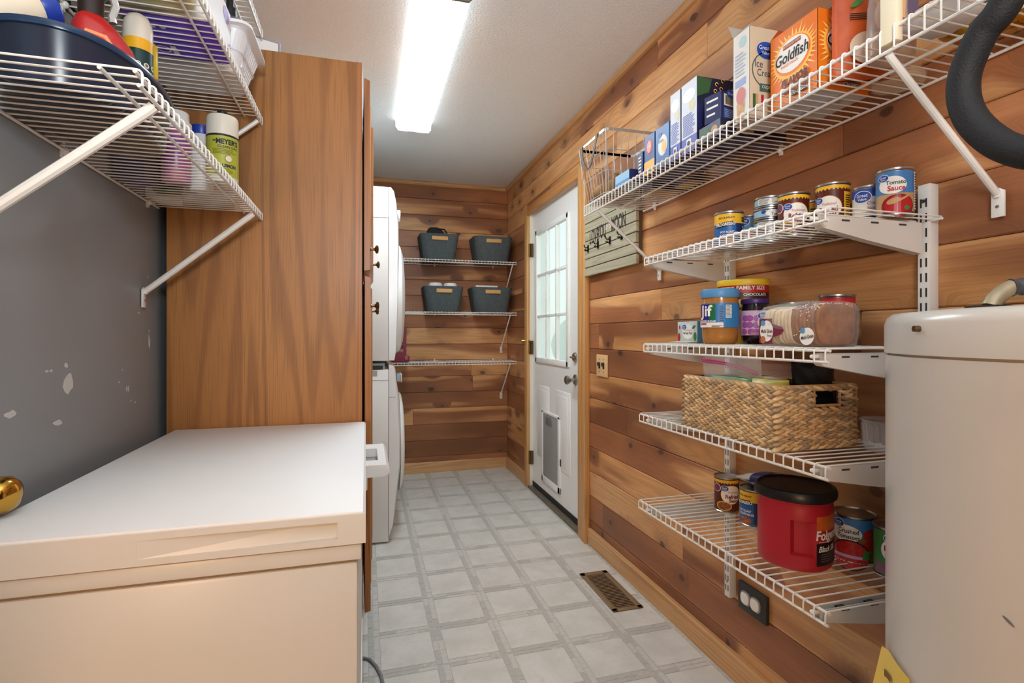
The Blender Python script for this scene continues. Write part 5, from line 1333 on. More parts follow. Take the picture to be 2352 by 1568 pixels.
# lying navy boxes and the small barcode box on them
t, s_, f_, b_, w_, d_ = carton('pasta_box', 'navy pasta carton lying flat under the small barcode box', .930, 1.150, 1.205, 1.300, .046, DNAVY, bottom=NAVY); decal(s_, [oval(-.02, .024, .02, .016)], 'leaf_print', _M['leaf_dark'], t); decal(s_, [oval(.022, .022, .014, .012)], 'pasta_print', TAN, t); decal(f_, [oval(-.03, .02, .03, .014)], 'pasta_print', TAN, t)
t, s_, f_, b_, w_, d_ = carton('mix_box', 'small navy box with a barcode turned outward, resting on a flat navy carton', .934, 1.030, 1.228, 1.285, .078, NAVY, z + .048, rz=.22)
decal(f_, [rect(-.036, .004, .040, .072)], 'barcode_panel', CREAM, t); barcode(f_, -.032, .000, .044, .069, t, 2); decal(f_, [rect(-.038, .034, .004, .034)], 'text_panel', M('panel_blue', (58, 84, 150), .4), t); lines_print(f_, -.034, .030, .007, .031, 5, M('text_pale', (150, 164, 204)), t, 2); decal(f_, [oval(-.010, .075, .016, .012)], 'logo', GVBLUE, t, 2); text(f_, 'Great', -.01, .075, .007, WHITE, t, .9, 3)
lines_print(s_, -.020, .020, .012, .070, 3, WHITE, t, 1, False, .3)
for i, (y0, y1, x0, lb) in enumerate(((1.72, 1.79, 1.03, 'flat navy carton lying at the back of the long shelf beside the wire basket'), (1.60, 1.70, 1.10, 'navy carton lying at the wall behind the thin carton'))):
    t, s_, f_, b_, w_, d_ = carton('pasta_box', lb, x0, 1.165, y0, y1, .05, DNAVY, bottom=M('base_yellow', (210, 180, 90), .5, noise=.8, nscale=14, c2=(60, 60, 120)), group='flat navy cartons')
# ice cream cone box, top open
t, s_, f_, b_, w_, d_ = carton('cone_box', 'tall white ice cream cone box with its top flaps open', .932, 1.090, 1.096, 1.157, .232, M('cone_white', (226, 224, 216), .5), open_top=True, bottom=M('base_pinkish', (206, 196, 192), .6))
decal(f_, [rect(-w_, w_, 0, .232)], 'front_print', M('cone_tan', (204, 186, 160), .5), t, .5)
m = MB(); m.add([(-w_, -d_, .232), (-w_, d_, .232), (-w_ + .030, d_ + .012, .262), (-w_ + .030, -d_ + .012, .262)], [(0, 1, 2, 3)]).add([(w_, -d_, .232), (w_, d_, .232), (w_ + .005, d_, .268), (w_ + .005, -d_, .268)], [(0, 1, 2, 3)]).add([(-w_, d_, .232), (w_, d_, .232), (w_, d_ + .02, .275), (-w_, d_ + .02, .275)], [(0, 1, 2, 3)])
m.build('flap', GRB, t)
decal(s_, [oval(.006, .205, .014, .014)], 'round_seal', M('pale_teal', (180, 208, 210), .5), t); lines_print(s_, -.022, .020, .12, .182, 7, M('text_pale_blue', (180, 192, 214)), t); decal(s_, [rect(-.022, .018, .094, .112)], 'blue_flash', M('flash_blue', (150, 170, 214), .5), t)
decal(s_, [[(-.012, .0), (.008, .0), (.014, .050), (-.016, .050)]], 'cone_picture', M('cone_wafer', (216, 170, 110), .5, noise=.6, nscale=90), t, 2); decal(s_, [oval(.0, .068, .016, .022)], 'ice_cream_picture', M('ice_pink', (206, 120, 120), .5), t, 3)
decal(f_, [oval(-.028, .176, .030, .022)], 'logo', GVBLUE, t, 2); text(f_, 'Great', -.036, .182, .011, WHITE, t, .85, 3); text(f_, 'Value', -.032, .169, .009, WHITE, t, .85, 3)
decal(f_, ringpoly(-.015, .125, .058, .050, .003), 'ring_print', M('ring_green', (70, 100, 90), .5), t, 2)
text(f_, 'Ice', -.052, .140, .020, M('text_slate', (70, 80, 84)), t, .8, 2); text(f_, 'Cream', -.030, .118, .018, _M['text_slate'], t, .8, 2); decal(f_, [rect(-.05, .04, .070, .090)], 'green_flash', _M['ring_green'], t, 3); text(f_, 'cups', -.03, .08, .012, CREAM, t, .9, 4)
for i, (a, mt) in enumerate(((-.070, _M['leaf_dark']), (-.062, TAN), (-.045, RED))): decal(f_, [rect(a, a + .008, .02 + .01 * i, .062)], 'cone_row', mt, t, 2)
# orange cracker carton, top torn open
OR2 = M('cracker_orange', (226, 112, 26), .38, noise=.5, nscale=7, c2=(244, 158, 44))
t, s_, f_, b_, w_, d_ = carton('cracker_box', 'large orange cracker carton with its top torn open', .966, 1.112, .924, 1.064, .180, OR2, open_top=True, bottom=M('base_grey', (196, 196, 200), .6))
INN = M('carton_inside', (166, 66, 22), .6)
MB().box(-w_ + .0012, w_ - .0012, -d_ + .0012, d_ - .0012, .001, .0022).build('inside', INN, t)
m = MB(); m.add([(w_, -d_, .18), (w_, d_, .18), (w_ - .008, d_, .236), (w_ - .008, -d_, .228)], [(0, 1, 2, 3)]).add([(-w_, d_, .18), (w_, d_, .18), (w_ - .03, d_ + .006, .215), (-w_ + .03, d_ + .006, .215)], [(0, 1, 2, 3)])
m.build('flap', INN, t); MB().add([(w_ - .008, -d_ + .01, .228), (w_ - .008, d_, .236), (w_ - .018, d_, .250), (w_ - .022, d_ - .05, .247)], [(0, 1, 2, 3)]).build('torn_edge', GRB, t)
for fm_, hw, sc in ((s_, d_, 1.0), (f_, w_, 1.0)):
    bur = []
    for q in range(36):
        a = 2 * PI * q / 36; r0, r1 = .056, .066 + .020 * ((q * 7) % 5) / 4
        pa = [(r0 * math.cos(a - .05), .108 + r0 * .85 * math.sin(a - .05)), (r1 * math.cos(a), .108 + r1 * .85 * math.sin(a)), (r0 * math.cos(a + .05), .108 + r0 * .85 * math.sin(a + .05))]
        bur.append([(min(hw - .001, max(-hw + .001, p[0])), min(.178, max(.002, p[1]))) for p in pa])
    decal(fm_, bur, 'sunburst', M('burst_yellow', (252, 214, 120), .45), t, 1)
    decal(fm_, [oval(0, .108, .058, .049)], 'glow', LORANGE, t, 2); decal(fm_, [oval(0, .110, .052, .043)], 'ring', ORANGE, t, 3); decal(fm_, [oval(0, .112, .049, .039)], 'name_oval', WHITE, t, 4)
    decal(fm_, [rect(-.026, .026, .132, .142)], 'maker_ribbon', M('ribbon_brown', (156, 66, 40), .45), t, 5); text(fm_, 'PEPPERIDGE FARM', 0, .137, .0055, CREAM, t, .8, 6)
    text(fm_, 'Goldfish', 0, .112, .026, INK, t, .82, 6, False, .015, .15); text(fm_, 'BAKED SNACK', -.006, .093, .0062, ORANGE, t, .9, 6, False, .02)
    text(fm_, 'FLAVOR', .010, .052, .016, BROWN, t, .95, 6, False, .05); text(fm_, 'BLASTED', .010, .034, .015, BROWN, t, .95, 6, False, .05)
    decal(fm_, [rect(.0, .046, .012, .024)], 'flavour_plate', INK, t, 5); text(fm_, 'XTRA CHEDDAR', .023, .018, .0062, WHITE, t, .85, 6, False, .03)
text(b_, '54', .03, -.03, .012, M('text_grey', (110, 112, 120)), t, .9, 2)
# orange chip bag, buns, tortillas, white pack, gold bag
OB = M('chip_orange', (196, 92, 40), .32, noise=.8, nscale=12, c2=(140, 44, 22), bump=.5, bscale=18)
cb = pouch('chip_bag', 'shiny dark orange snack bag standing between the cracker carton and the cream post', 'bag', (1.028, .872, z), .120, .235, .042, OB, -.35, 0, wr=.003)
fm = face_map((0, -.0225, 0), (1, 0, 0), (0, 0, 1), (0, -1, 0)); decal(fm, [oval(-.02, .155, .016, .006, 14, .6)], 'leaf_print', GREEN, cb, 1); lines_print(fm, -.035, .02, .118, .134, 4, INK, cb, 1); decal(fm, [oval(0, .06, .036, .034)], 'pale_print', M('bag_pale', (214, 196, 178), .4), cb, 1)
bt = thing('bun_bag', 'clear bag of golden buns behind the cream post on the long shelf', 'bread', (1.012, .792, z), .15)
bt.scale = (.48, .40, .9)
BUN = M('bun_gold', (206, 150, 92), .55, noise=.6, nscale=12, c2=(232, 196, 150))
for i, (a, b_2, c_2) in enumerate(((-.045, -.03, .035), (.04, -.035, .035), (-.04, .05, .035), (.045, .045, .035), (-.042, .0, .098), (.042, .005, .098), (0, .03, .16))):
    MB().ell((a, b_2, c_2), (.043, .042, .034), 16, 10).build('bun', BUN, bt, smooth=True)
lp = []
rr4 = random.Random(2)
for zz, s_2 in ((.001, .8), (.008, .97), (.06, 1.04), (.12, 1.0), (.17, .85), (.205, .4), (.225, .15), (.245, .22)):
    lp.append([((.094 * s_2 + rr4.uniform(-.004, .004)) * math.cos(2 * PI * i / 24), (.098 * s_2 + rr4.uniform(-.004, .004)) * math.sin(2 * PI * i / 24), zz) for i in range(24)])
MB().loft(lp).build('bag', FILM2, bt, smooth=True)
fm = face_map((0, -.100, 0), (1, 0, 0), (0, 0, 1), (0, -1, 0)); decal(fm, [rect(-.04, .03, .075, .13)], 'violet_print', M('bag_violet', (104, 96, 130), .4), bt); decal(fm, [rect(-.05, .045, .03, .05)], 'orange_print', ORANGE, bt)
tt_ = thing('tortilla_pack', 'flat pack of round tortillas lying under the snack bag on the long shelf', 'pack', (1.126, .866, z))
TT = M('tortilla', (226, 206, 168), .65, noise=.5, nscale=30, c2=(196, 160, 110))
for i in range(5): MB().lathe([(0, .001 + .0032 * i), (.066, .001 + .0032 * i), (.068, .0025 + .0032 * i), (.066, .004 + .0032 * i), (0, .004 + .0032 * i)], 36, (.001 * (i % 2), 0, 0)).build('tortilla', TT, tt_, smooth=True)
MB().lathe([(0, 0), (.071, .0004), (.0725, .009), (.070, .0185), (0, .019)], 36).build('wrapper', FILM, tt_, smooth=True)
tt_.scale = (.70, .70, 1.0)
wp = pouch('flour_pack', 'crumpled pale grey paper pack lying on the long shelf behind the black hose', 'pack', (1.005, .634, z + .027), .112, .118, .050, M('pale_paper', (216, 212, 208), .6, noise=.4, nscale=10, bump=.6, bscale=30), 0, 0, wr=.005)
wp.rotation_euler = (math.radians(-90), 0, 0)
gb_ = pouch('foil_bag', 'crinkled gold foil bag lying against the wall on the long shelf, behind the hose', 'bag', (1.120, .580, z + .026), .096, .168, .048, M('gold_foil', (206, 152, 36), .22, metal=.8, bump=1.0, bscale=40), 0, 0, wr=.006)
gb_.rotation_euler = (math.radians(-90), 0, 0)

# ================================================================== WALL SIGN
t = thing('plank_sign', 'weathered plank wall sign with black lettering and small hooks beside the door', 'sign', (1.163, 2.325, 1.452)); O_ = t.location[:]
sy0, sy1, sz0, nrow, rh = 2.048, 2.605, 1.452, 8, .0475
for i in range(nrow):
    a = sz0 + i * rh + .0022; b = sz0 + (i + 1) * rh - .0022
    o = MB(O_).box(1.146, 1.160, sy0 + .0015 * ((i * 7) % 3), sy1 - .001 * ((i * 5) % 3), a, b).build('board', SIGNW, t, bevel=.0012, segs=1)
MB(O_).box(1.160, 1.1795, sy0 + .006, sy0 + .03, sz0 + .008, sz0 + nrow * rh).box(1.160, 1.1795, sy1 - .08, sy1 - .056, sz0 + .008, sz0 + nrow * rh - .01).build('batten', M('batten_brown', (92, 74, 54), .7), t)
fm = face_map((1.146 - O_[0], 0, -O_[2]), (0, -1, 0), (0, 0, 1), (-1, 0, 0))
text(fm, 'LOVE', -.160, 1.655, .072, M('sign_black', (44, 40, 36), .7), t, .46, 1, False, .02)
text(fm, 'YOU', -.070, 1.662, .070, _M['sign_black'], t, .46, 1, False, .02)
text(fm, 'MOON', .110, 1.672, .072, _M['sign_black'], t, .46, 1, False, .02)
text(fm, 'to the', .012, 1.675, .034, M('sign_white', (226, 222, 206), .7), t, .8, 1, False, .01, .3)
for q in range(4):
    yy = 2.558 - .122 * q - (.012 if q > 1 else 0)
    MB(O_).box(1.142, 1.146, yy - .008, yy + .008, 1.582, 1.618).tube([(1.142, yy, 1.606), (1.128, yy, 1.604), (1.122, yy, 1.612), (1.121, yy, 1.620)], .003, 6).tube([(1.142, yy, 1.592), (1.130, yy - .004, 1.588), (1.126, yy - .008, 1.596)], .003, 6).tube([(1.142, yy, 1.592), (1.130, yy + .004, 1.588), (1.126, yy + .008, 1.596)], .003, 6).build('hook', M('iron_black', (36, 36, 36), .5, metal=.5), t, smooth=True)

# ================================================================== BACK SHELVES: FELT BINS
FELT = M('grey_felt', (84, 92, 94), .95, noise=.6, nscale=40, c2=(66, 74, 77), bump=.5, bscale=350)
TAGM = M('tan_leather', (206, 160, 98), .55)
def felt_bin(label, x0, x1, z0, lean=0.0):
    xm = (x0 + x1) / 2; w_ = (x1 - x0) / 2; d_ = .13; h = .20
    t = thing('felt_bin', label, 'bin', (xm, 4.165, z0), lean, 'charcoal felt bins on the back wall shelves')
    def rr(hw, hd, zz, n=7, cr=.045):
        q = []
        for sx, sy, a0 in ((1, 1, 0), (-1, 1, 90), (-1, -1, 180), (1, -1, 270)):
            for i in range(n):
                a = math.radians(a0 + 90 * i / (n - 1)); q.append((sx * (hw - cr) + cr * math.cos(a), sy * (hd - cr) + cr * math.sin(a), zz))
        return q
    MB().loft([rr(w_ * .80, d_ * .82, 0), rr(w_ * .82, d_ * .84, .004), rr(w_, d_, h - .002), rr(w_ - .002, d_ - .002, h), rr(w_ - .006, d_ - .006, h - .002), rr(w_ * .80 - .004, d_ * .82 - .004, .010)]).build('felt_body', FELT, t, smooth=True, ang=50)
    b = MB().box(-.062, .062, -d_ - .006, -d_ + .008, h - .052, h - .022).build('leather_tab', TAGM, t, bevel=.003)
    return t, xm, z0 + h
felt_bin('charcoal felt bin with the black pouch, upper shelf of the back wall', .403, .711, 1.7295)
felt_bin('empty-looking charcoal felt bin against the door-side corner, upper shelf of the back wall', .828, 1.150, 1.7295)
felt_bin('charcoal felt bin with two white rolls, middle shelf of the back wall', .432, .748, 1.3215)
felt_bin('charcoal felt bin with a flat white box inside, middle shelf of the back wall', .815, 1.148, 1.3215)
t = thing('black_pouch', 'black zippered pouch poking out of the felt bin on the upper back shelf', 'pouch', (.535, 4.14, 1.742))
MB().loft([[(-.085, -.05, 0), (.085, -.05, 0), (.085, .06, 0), (-.085, .06, 0)], [(-.075, -.045, .19), (.08, -.045, .19), (.08, .05, .19), (-.075, .05, .19)], [(-.062, -.03, .238), (.035, -.03, .242), (.03, .03, .24), (-.06, .03, .236)], [(-.04, -.01, .252), (.01, -.01, .254), (.01, .01, .254), (-.04, .01, .252)]]).build('body', M('black_fabric', (24, 24, 26), .7), t, bevel=.012, segs=3)
MB().tube([(.02, -.03, .235), (.065, -.045, .232), (.085, -.04, .20), (.088, -.03, .15)], .006, 8).build('loop', BLACKM, t, smooth=True)
for x, lb in ((.535, 'white paper roll standing in the felt bin, nearer the dryer'), (.655, 'white paper roll standing in the felt bin, nearer the door')):
    t = thing('paper_roll', lb, 'roll', (x, 4.15, 1.334), 0, 'white rolls in the felt bin')
    MB().lathe([(.019, 0), (.052, .0), (.054, .003), (.054, .207), (.046, .219), (.019, .221), (.019, 0)], 28, cap0=False, cap1=False).build('paper', WHITE, t, smooth=True)
    MB().lathe([(.019, 0.001), (.019, .218)], 16, cap0=False, cap1=False).build('core', TAN, t, smooth=True)
t = thing('flat_box', 'flat white box standing in the felt bin at the door-side corner', 'box', (.955, 4.17, 1.334)); MB().box(-.09, .09, -.03, .03, 0, .210).build('carton', WHITE, t, bevel=.003); MB().box(-.0905, .0905, -.0305, .0305, .185, .187).build('lid_line', GRB, t)
# maroon appliance
t = thing('water_dispenser', 'maroon countertop appliance with a row of buttons on the lowest back shelf, beside the dryer', 'appliance', (.16, 4.16, .930)); MA = M('maroon_plastic', (122, 42, 58), .4)
MB().prism([(-.18, .0), (.155, .0), (.165, .012), (.165, .045), (.14, .052), (.14, .275), (-.18, .275)], 'y', -.12, .12).build('body', MA, t, bevel=.004)
MB().box(.128, .150, -.124, -.118, .02, .05).build('foot_pad', M('maroon_light', (170, 90, 104), .4), t, bevel=.002)
for i in range(5): MB().lathe([(.011, -.123), (.011, -.12)], 14, (.106, 0, .120 + .028 * i), axis='y').build('button', M('button_dark', (60, 18, 28), .4), t)
fm = face_map((0, -.12, 0), (1, 0, 0), (0, 0, 1), (0, -1, 0)); lines_print(fm, .094, .118, .078, .10, 3, M('text_rose', (206, 150, 156)), t, 1)

# ================================================================== LEFT SHELVES: CLEANING THINGS
zd = 1.524
t = thing('wash_tub', 'dark blue oval wash tub holding bottles on the wire shelf over the freezer', 'tub', (-.4855, 1.133, zd))
TBM = M('tub_navy', (34, 42, 60), .26, noise=.3, nscale=4, c2=(28, 34, 50)); RIMB = M('tub_rim_blue', (34, 56, 84), .25)
def sup(hx_, hy_, zz, n=64, ex=2.5):
    q = []
    for i in range(n):
        a = 2 * PI * i / n; c_, s_ = math.cos(a), math.sin(a); f = (abs(c_) ** ex + abs(s_) ** ex) ** (-1 / ex); q.append((hx_ * f * c_, hy_ * f * s_, zz))
    return q
TZ = .092
def tsup(d, zz): return sup(.1115 - d, .196 - d, zz, ex=2.35)
MB().loft([tsup(.022, .0), tsup(.015, .004), tsup(.005, TZ - .008), tsup(.008, TZ - .008), tsup(.018, .007)]).build('body', TBM, t, smooth=True, ang=50)
MB().loft([tsup(.0055, TZ - .012), tsup(.001, TZ - .011), tsup(.0, TZ - .006), tsup(.001, TZ - .001), tsup(.0055, TZ), tsup(.009, TZ - .002), tsup(.0095, TZ - .008)], False, False).build('rolled_rim', RIMB, t, smooth=True)
def bottle(name, label, x, y, zz, prof, body, cat='bottle', rz=0, rx=0, ry=0, n=28, capm=None, capprof=None, group=None):
    t = thing(name, label, cat, (x, y, zz), rz, group, rx, ry)
    MB().lathe(prof, n).build('body', body, t, smooth=True)
    if capprof: MB().lathe(capprof, n).build('cap', capm, t, smooth=True)
    return t
zt_ = zd + .009
# aerosol with white dome cap
t = bottle('aerosol_can', 'aerosol can with a white dome cap and yellow band standing in the blue tub', -.438, 1.200, zt_, [(.022, 0), (.0255, .004), (.0255, .190)], M('aero_green', (24, 62, 62), .3), capm=M('cap_ivory', (222, 214, 200), .35), capprof=[(.0255, .190), (.0255, .214), (.0235, .228), (.018, .239), (.009, .245), (0, .246)])
band(t, .0256, .168, .190, M('aero_yellow', (238, 176, 30), .35)); band(t, .0256, .085, .112, M('aero_blue', (40, 120, 170), .35))
fm = cyl_map(.0258, 0); t.rotation_euler[2] = facing(-.44, 1.224)
for q in range(-2, 3): decal(fm, [oval(q * .0145, .138, .0052, .0052)], 'round_mark', CREAM, t, 1, True); decal(fm, [oval(q * .0145, .138, .0030, .0030)], 'round_mark_dot', M('mark_grey', (120, 120, 110)), t, 2, True)
# yellow and orange bottle
t = bottle('spray_bottle', 'flat yellow and orange bottle beside the aerosol can in the blue tub', -.443, 1.268, zt_, [(.014, 0), (.0165, .004), (.0165, .120), (.0165, .150)], M('bottle_orange', (226, 116, 34), .3), capm=M('cap_yellow', (228, 200, 30), .35), capprof=[(.0165, .15), (.0170, .152), (.0165, .215), (.013, .222), (0, .223)])
band(t, .0168, .070, .073, INK)
# red spray bottle with dark trigger neck
t = thing('cleaner_bottle', 'red cleaner bottle with a dark trigger neck leaning in the blue tub', 'bottle', (-.455, 1.102, zt_ - .004), facing(-.455, 1.102, 0))
t.scale = (.92, .92, .88)
RB = M('bottle_red', (184, 30, 30), .22, coat=.5)
def rb_loop(cx_, hw, hd, zz, n=28): return [(cx_ + hw * math.copysign(abs(math.cos(2 * PI * i / n)) ** .8, math.cos(2 * PI * i / n)), hd * math.copysign(abs(math.sin(2 * PI * i / n)) ** .8, math.sin(2 * PI * i / n)), zz) for i in range(n)]
MB().loft([rb_loop(.0, .052, .026, 0), rb_loop(.0, .056, .030, .006), rb_loop(.0, .057, .030, .12), rb_loop(-.004, .050, .028, .150), rb_loop(-.012, .038, .025, .178), rb_loop(-.018, .026, .021, .196), rb_loop(-.020, .017, .016, .206)]).build('body', RB, t, smooth=True, ang=60)
MB().loft([rb_loop(-.020, .0205, .018, .202), rb_loop(-.020, .0205, .018, .238), rb_loop(-.012, .026, .014, .262), rb_loop(-.004, .036, .014, .285), rb_loop(-.004, .034, .012, .300)]).build('trigger_head', M('trigger_brown', (40, 26, 24), .3), t, smooth=True, ang=60)
MB().tube([(.012, -.002, .262), (.018, -.002, .235), (.012, -.002, .212), (.014, -.002, .200)], .007, 10).build('trigger', M('silver_plastic', (206, 206, 206), .2, metal=.6), t, smooth=True)
fm = face_map((-.012, -.0305, 0), (1, 0, 0), (0, 0, 1), (0, -1, .0)); decal(fm, [[(-.03, .118), (.012, .118), (.030, .136), (.016, .158), (-.016, .162)]], 'label_edge', M('label_peach', (236, 150, 90), .4), t, 1); decal(fm, [[(-.03, .118), (.008, .118), (.024, .136), (.012, .152), (-.016, .156)]], 'label', M('label_red', (206, 36, 30), .4), t, 2)
# white bottle with blue cap, lying across the tub
t = thing('white_bottle', 'cream bottle with a blue screw cap lying inside the blue tub, near end', 'bottle', (-.520, 1.115, zt_ + .092), .0, rx=0, ry=0)
MB().lathe([(0, -.03), (.030, -.03), (.034, -.022), (.034, .03), (.028, .05)], 28, axis='x').build('body', CREAM, t, smooth=True); MB().lathe([(.0305, .046), (.0315, .048), (.0315, .068), (.029, .071), (0, .072)], 28, axis='x').build('cap', M('cap_blue', (34, 62, 160), .35), t, smooth=True)
t.rotation_euler = (0, -.50, .70); t.location = (-.552, 1.005, 1.652)
# shelf things beyond the tub
t = bottle('dish_soap', 'white bottle with yellow-green lemon label and black cap on the shelf over the freezer', -.352, 1.475, zd, [(.034, 0), (.0365, .004), (.0365, .150), (.0365, .163), (.034, .168), (.012, .170)], M('soap_white', (226, 220, 206), .35), capm=BLACKM, capprof=[(.0125, .169), (.0125, .182), (.011, .184), (0, .184)], rz=facing(-.352, 1.475, .0))
LG = M('lemon_green', (176, 178, 62), .4); band(t, .0366, .012, .112, LG, 'paper_label'); band(t, .0367, .112, .117, INK)
fm = cyl_map(.0369, 0); text(fm, "MEYER'S", .012, .098, .0125, M('ink_navy', (30, 34, 58)), t, .85, 1, True, .04); text(fm, 'CLEAN DAY', .014, .085, .006, _M['ink_navy'], t, 1.1, 1, True, .02); text(fm, 'MRS.', -.017, .099, .004, _M['ink_navy'], t, 1, 1, True, .03); lines_print(fm, -.022, .034, .066, .080, 4, M('text_olive', (120, 120, 40)), t, 1, True); decal(fm, [oval(.014, .056, .0085, .0085)], 'seal_edge', M('seal_red', (150, 90, 50)), t, 1, True); decal(fm, [oval(.014, .056, .0075, .0075)], 'seal', CREAM, t, 2, True); text(fm, 'LEMON', .016, .038, .008, _M['ink_navy'], t, .9, 1, True, .04); lines_print(fm, -.02, .03, .016, .032, 4, _M['text_olive'], t, 1, True)
t = bottle('wipes_jar', 'purple and pink jar with white screw lid between blue tub and lemon bottle', -.462, 1.495, zd, [(.030, 0), (.0325, .004), (.0325, .120), (.030, .134)], M('jar_plum', (120, 56, 130), .3, noise=.8, nscale=14, c2=(196, 104, 120)), capm=M('lid_white', (226, 226, 222), .35), capprof=[(.0335, .130), (.0345, .132), (.0345, .150), (.029, .152), (.0285, .174), (.027, .177), (0, .177)])
t = bottle('green_bottle', 'dark green bottle behind the white-lidded jar on the lower shelf', -.515, 1.60, zd, [(.032, 0), (.036, .004), (.036, .15), (.030, .18), (.014, .20)], M('bottle_dark_green', (18, 62, 40), .25), capm=M('cap_green', (22, 80, 48), .3), capprof=[(.016, .198), (.016, .222), (0, .224)])
t = bottle('white_bottle', 'slim white bottle with a blue cap behind the lemon bottle', -.424, 1.565, zd, [(.026, 0), (.0285, .004), (.0285, .13), (.022, .15)], M('bottle_white', (214, 216, 216), .35), capm=M('cap_blue', (34, 62, 160)), capprof=[(.0225, .148), (.0235, .150), (.0235, .172), (0, .174)])
t, s_, f_, b_, w_, d_ = carton('dryer_sheet_box', 'navy carton lying at the wall on the lower shelf over the freezer', -.585, -.520, 1.462, 1.555, .07, NAVY, zd, bottom=M('base_indigo', (54, 46, 120), .5))
t, s_, f_, b_, w_, d_ = carton('tissue_box', 'plain white carton at the wall on the lower shelf, behind the navy one', -.585, -.525, 1.650, 1.755, .09, WHITE, zd)
t = thing('plastic_bowl', 'clear round plastic bowl at the cabinet end of the lower shelf', 'bowl', (-.440, 1.685, zd))
MB().lathe([(0, 0), (.062, 0), (.068, .004), (.078, .05), (.080, .052), (.076, .051), (.065, .006), (0, .004)], 40).build('bowl', FILM2, t, smooth=True)
# upper shelf
zu = 1.824
t, s_, f_, b_, w_, d_ = carton('wipes_pack', 'purple-based white pack of wipes on the upper shelf over the freezer', -.500, -.330, 1.272, 1.458, .125, M('pack_white', (236, 234, 238), .3), zu, bottom=M('pack_purple', (104, 56, 214), .35), cat='pack')
decal(face_map((w_, 0, 0), (0, 1, 0), (0, 0, 1), (1, 0, 0)), [[(-.09, 0), (.09, 0), (.09, .05), (.05, .022), (-.09, .012)]], 'violet_flash', M('flash_violet', (170, 100, 200), .35), t)
decal(face_map((w_, 0, 0), (0, 1, 0), (0, 0, 1), (1, 0, 0)), [oval(.05, .10, .026, .018)], 'violet_oval', M('oval_violet', (150, 130, 200), .35), t)
decal(b_, [oval(-.055, .05, .016, .016)], 'warning_mark', WHITE, t, 1.5); decal(b_, [oval(-.055, .05, .012, .012)], 'warning_ring', _M['pack_purple'], t, 2); decal(b_, [rect(-.075, -.035, .02, .032)], 'warning_panel', _M['pack_white'], t, 1.5); decal(b_, [oval(.045, .06, .008, .006), oval(.045, .04, .008, .006), oval(.045, .02, .008, .006)], 'care_mark', WHITE, t, 1.5)
t = thing('storage_tub', 'pale yellow translucent plastic tub on the upper shelf over the freezer', 'tub', (-.455, 1.120, zu)); CT = M('tub_pale_yellow', (206, 200, 150), .35)
def rrect(hw, hd, zz, cr=.03, n=6):
    q = []
    for sx, sy, a0 in ((1, 1, 0), (-1, 1, 90), (-1, -1, 180), (1, -1, 270)):
        for i in range(n): a = math.radians(a0 + 90 * i / (n - 1)); q.append((sx * (hw - cr) + cr * math.cos(a), sy * (hd - cr) + cr * math.sin(a), zz))
    return q
MB().loft([rrect(.105, .130, 0), rrect(.110, .136, .006), rrect(.120, .146, .14), rrect(.117, .143, .14), rrect(.107, .132, .008)]).build('body', CT, t, smooth=True, ang=50)
MB().loft([rrect(.124, .149, .132), rrect(.126, .150, .145), rrect(.115, .14, .152), rrect(.05, .07, .154)]).build('lid', M('lid_translucent', (226, 222, 200), .35), t, smooth=True, ang=40)
t = thing('slotted_basket', 'white slotted plastic basket with toiletries at the cabinet end of the upper shelf', 'basket', (-.435, 1.583, zu)); WB = M('basket_white', (232, 231, 232), .35)
b0, b1 = (-.105, .108, -.085, .060), (-.120, .140, -.115, .100); bhh = .118
def bring(f, zz, e=0.0, cr=.03): 
    q = lerp(b0, b1, f); hw, hd = (q[1] - q[0]) / 2 + e, (q[3] - q[2]) / 2 + e; cx_, cy_ = (q[0] + q[1]) / 2, (q[2] + q[3]) / 2
    return [(p[0] + cx_, p[1] + cy_, zz) for p in rrect(hw, hd, zz, cr)]
MB().loft([bring(.04, .0), bring(.04, .003), bring(.1, .016), bring(.1, .016, -.003), bring(.06, .004, -.004)]).build('base', WB, t, smooth=True)
MB().loft([bring(.80, bhh * .82), bring(1.0, bhh), bring(1.0, bhh, .010), bring(1.0, bhh - .008, .011), bring(.96, bhh - .010, .001), bring(.8, bhh * .82, -.003)], False, False).build('rim', WB, t, smooth=True)
lo = bring(.1, .014); mi_ = bring(.46, bhh * .48); hi = bring(.82, bhh * .84); nL = len(lo)
lo2 = bring(.1, .014, -.003); hi2 = bring(.82, bhh * .84, -.003)
walls = MB()
def strip(a, b, c, d, e, f_2, g, h_2): walls.add([a, b, c, d, e, f_2, g, h_2], [(0, 1, 2, 3), (7, 6, 5, 4), (0, 4, 5, 1), (1, 5, 6, 2), (2, 6, 7, 3), (3, 7, 4, 0)])
for i in range(nL):
    j = (i + 1) % nL; L_ = (Vector(lo[i]) - Vector(lo[j])).length
    n_ = int(L_ / .0115) if L_ > .05 else 1
    near = lo[i][1] < b0[2] + .012 and lo[j][1] < b0[2] + .012 and L_ > .05
    for q in range(n_):
        u0, u1 = (q / n_, (q + 1) / n_) if L_ < .05 else (q / n_, (q + (.85 if near else .5)) / n_)
        strip(lerp(lo[i], lo[j], u0), lerp(lo[i], lo[j], u1), lerp(hi[i], hi[j], u1), lerp(hi[i], hi[j], u0), lerp(lo2[i], lo2[j], u0), lerp(lo2[i], lo2[j], u1), lerp(hi2[i], hi2[j], u1), lerp(hi2[i], hi2[j], u0))
walls.tube(mi_ + [mi_[0]], .0034, 6)
walls.build('slotted_wall', WB, t)
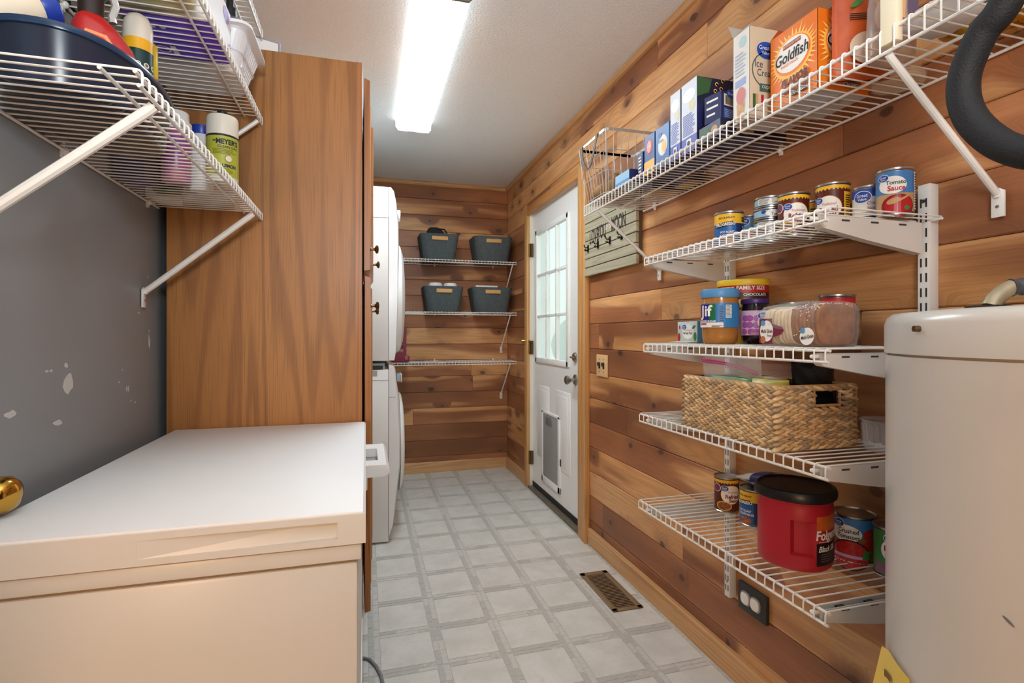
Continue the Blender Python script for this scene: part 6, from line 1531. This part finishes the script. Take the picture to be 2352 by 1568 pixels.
for (nm, lb, x, y, mt, capm, h_, r_) in (('lotion_bottle', 'clear square pump bottle with a black label band in the white slotted basket', -.350, 1.545, CLEARP, BLACKM, .165, .032), ('lotion_bottle', 'white bottle with an orange and black label in the white slotted basket', -.430, 1.535, M('bottle_ivory', (222, 220, 214), .3), BLACKM, .12, .028), ('lotion_bottle', 'clear bottle with a dark cap at the cabinet side of the white slotted basket', -.375, 1.625, CLEARP, BLACKM, .15, .026)):
    t2 = thing(nm, lb, 'bottle', (x, y, zu + .006), facing(x, y, .1), 'bottles in the white slotted basket')
    MB().lathe([(r_ * .9, 0), (r_, .004), (r_, h_ * .84), (r_ * .9, h_ * .9), (r_ * .42, h_ * .95), (r_ * .42, h_)], 36, sq=5.0).build('body', mt, t2, smooth=True, ang=60)
    MB().lathe([(r_ * .52, h_ - .004), (r_ * .52, h_ + .018), (r_ * .3, h_ + .02), (r_ * .3, h_ + .07), (0, h_ + .07)], 20).build('pump', capm, t2, smooth=True)
    fm = face_map((0, -r_, 0), (1, 0, 0), (0, 0, 1), (0, -1, 0))
    if h_ > .16: decal(fm, [rect(-r_ * .8, r_ * .8, h_ * .56, h_ * .66)], 'label_band', INK, t2); decal(fm, [rect(-r_ * .8, r_ * .8, h_ * .12, h_ * .56)], 'label', M('label_clear_white', (226, 226, 224), .4), t2); text(fm, 'THIRTEEN', -.004, h_ * .76, .007, INK, t2, .9, 1, False, .01)
    elif h_ < .13: decal(fm, [rect(-r_ * .8, r_ * .8, h_ * .5, h_ * .78)], 'label_black', INK, t2); decal(fm, [rect(-r_ * .8, r_ * .8, h_ * .36, h_ * .5)], 'label_orange', ORANGE, t2)
    MB().lathe([(r_ * .84, .004), (r_ * .84, h_ * .6), (0, h_ * .6)], 24, sq=5.0).build('liquid', M('lotion_pale', (220, 222, 222), .3), t2, smooth=True)
t, s_, f_, b_, w_, d_ = carton('ointment_box', 'thin white and lilac carton lying on top of the oak cabinet', -.40, -.285, 1.80, 1.93, .05, M('box_lilac', (150, 150, 176), .45), 2.036, rz=.35); decal(f_, [rect(-.05, .05, .008, .044)], 'front_label', WHITE, t)
t, s_, f_, b_, w_, d_ = carton('storage_carton', 'grey-white carton at the wall on the upper shelf over the freezer', -.590, -.512, 1.285, 1.44, .11, M('carton_grey_white', (196, 198, 196), .5), zu)

flush_text()
bpy.context.view_layer.update()
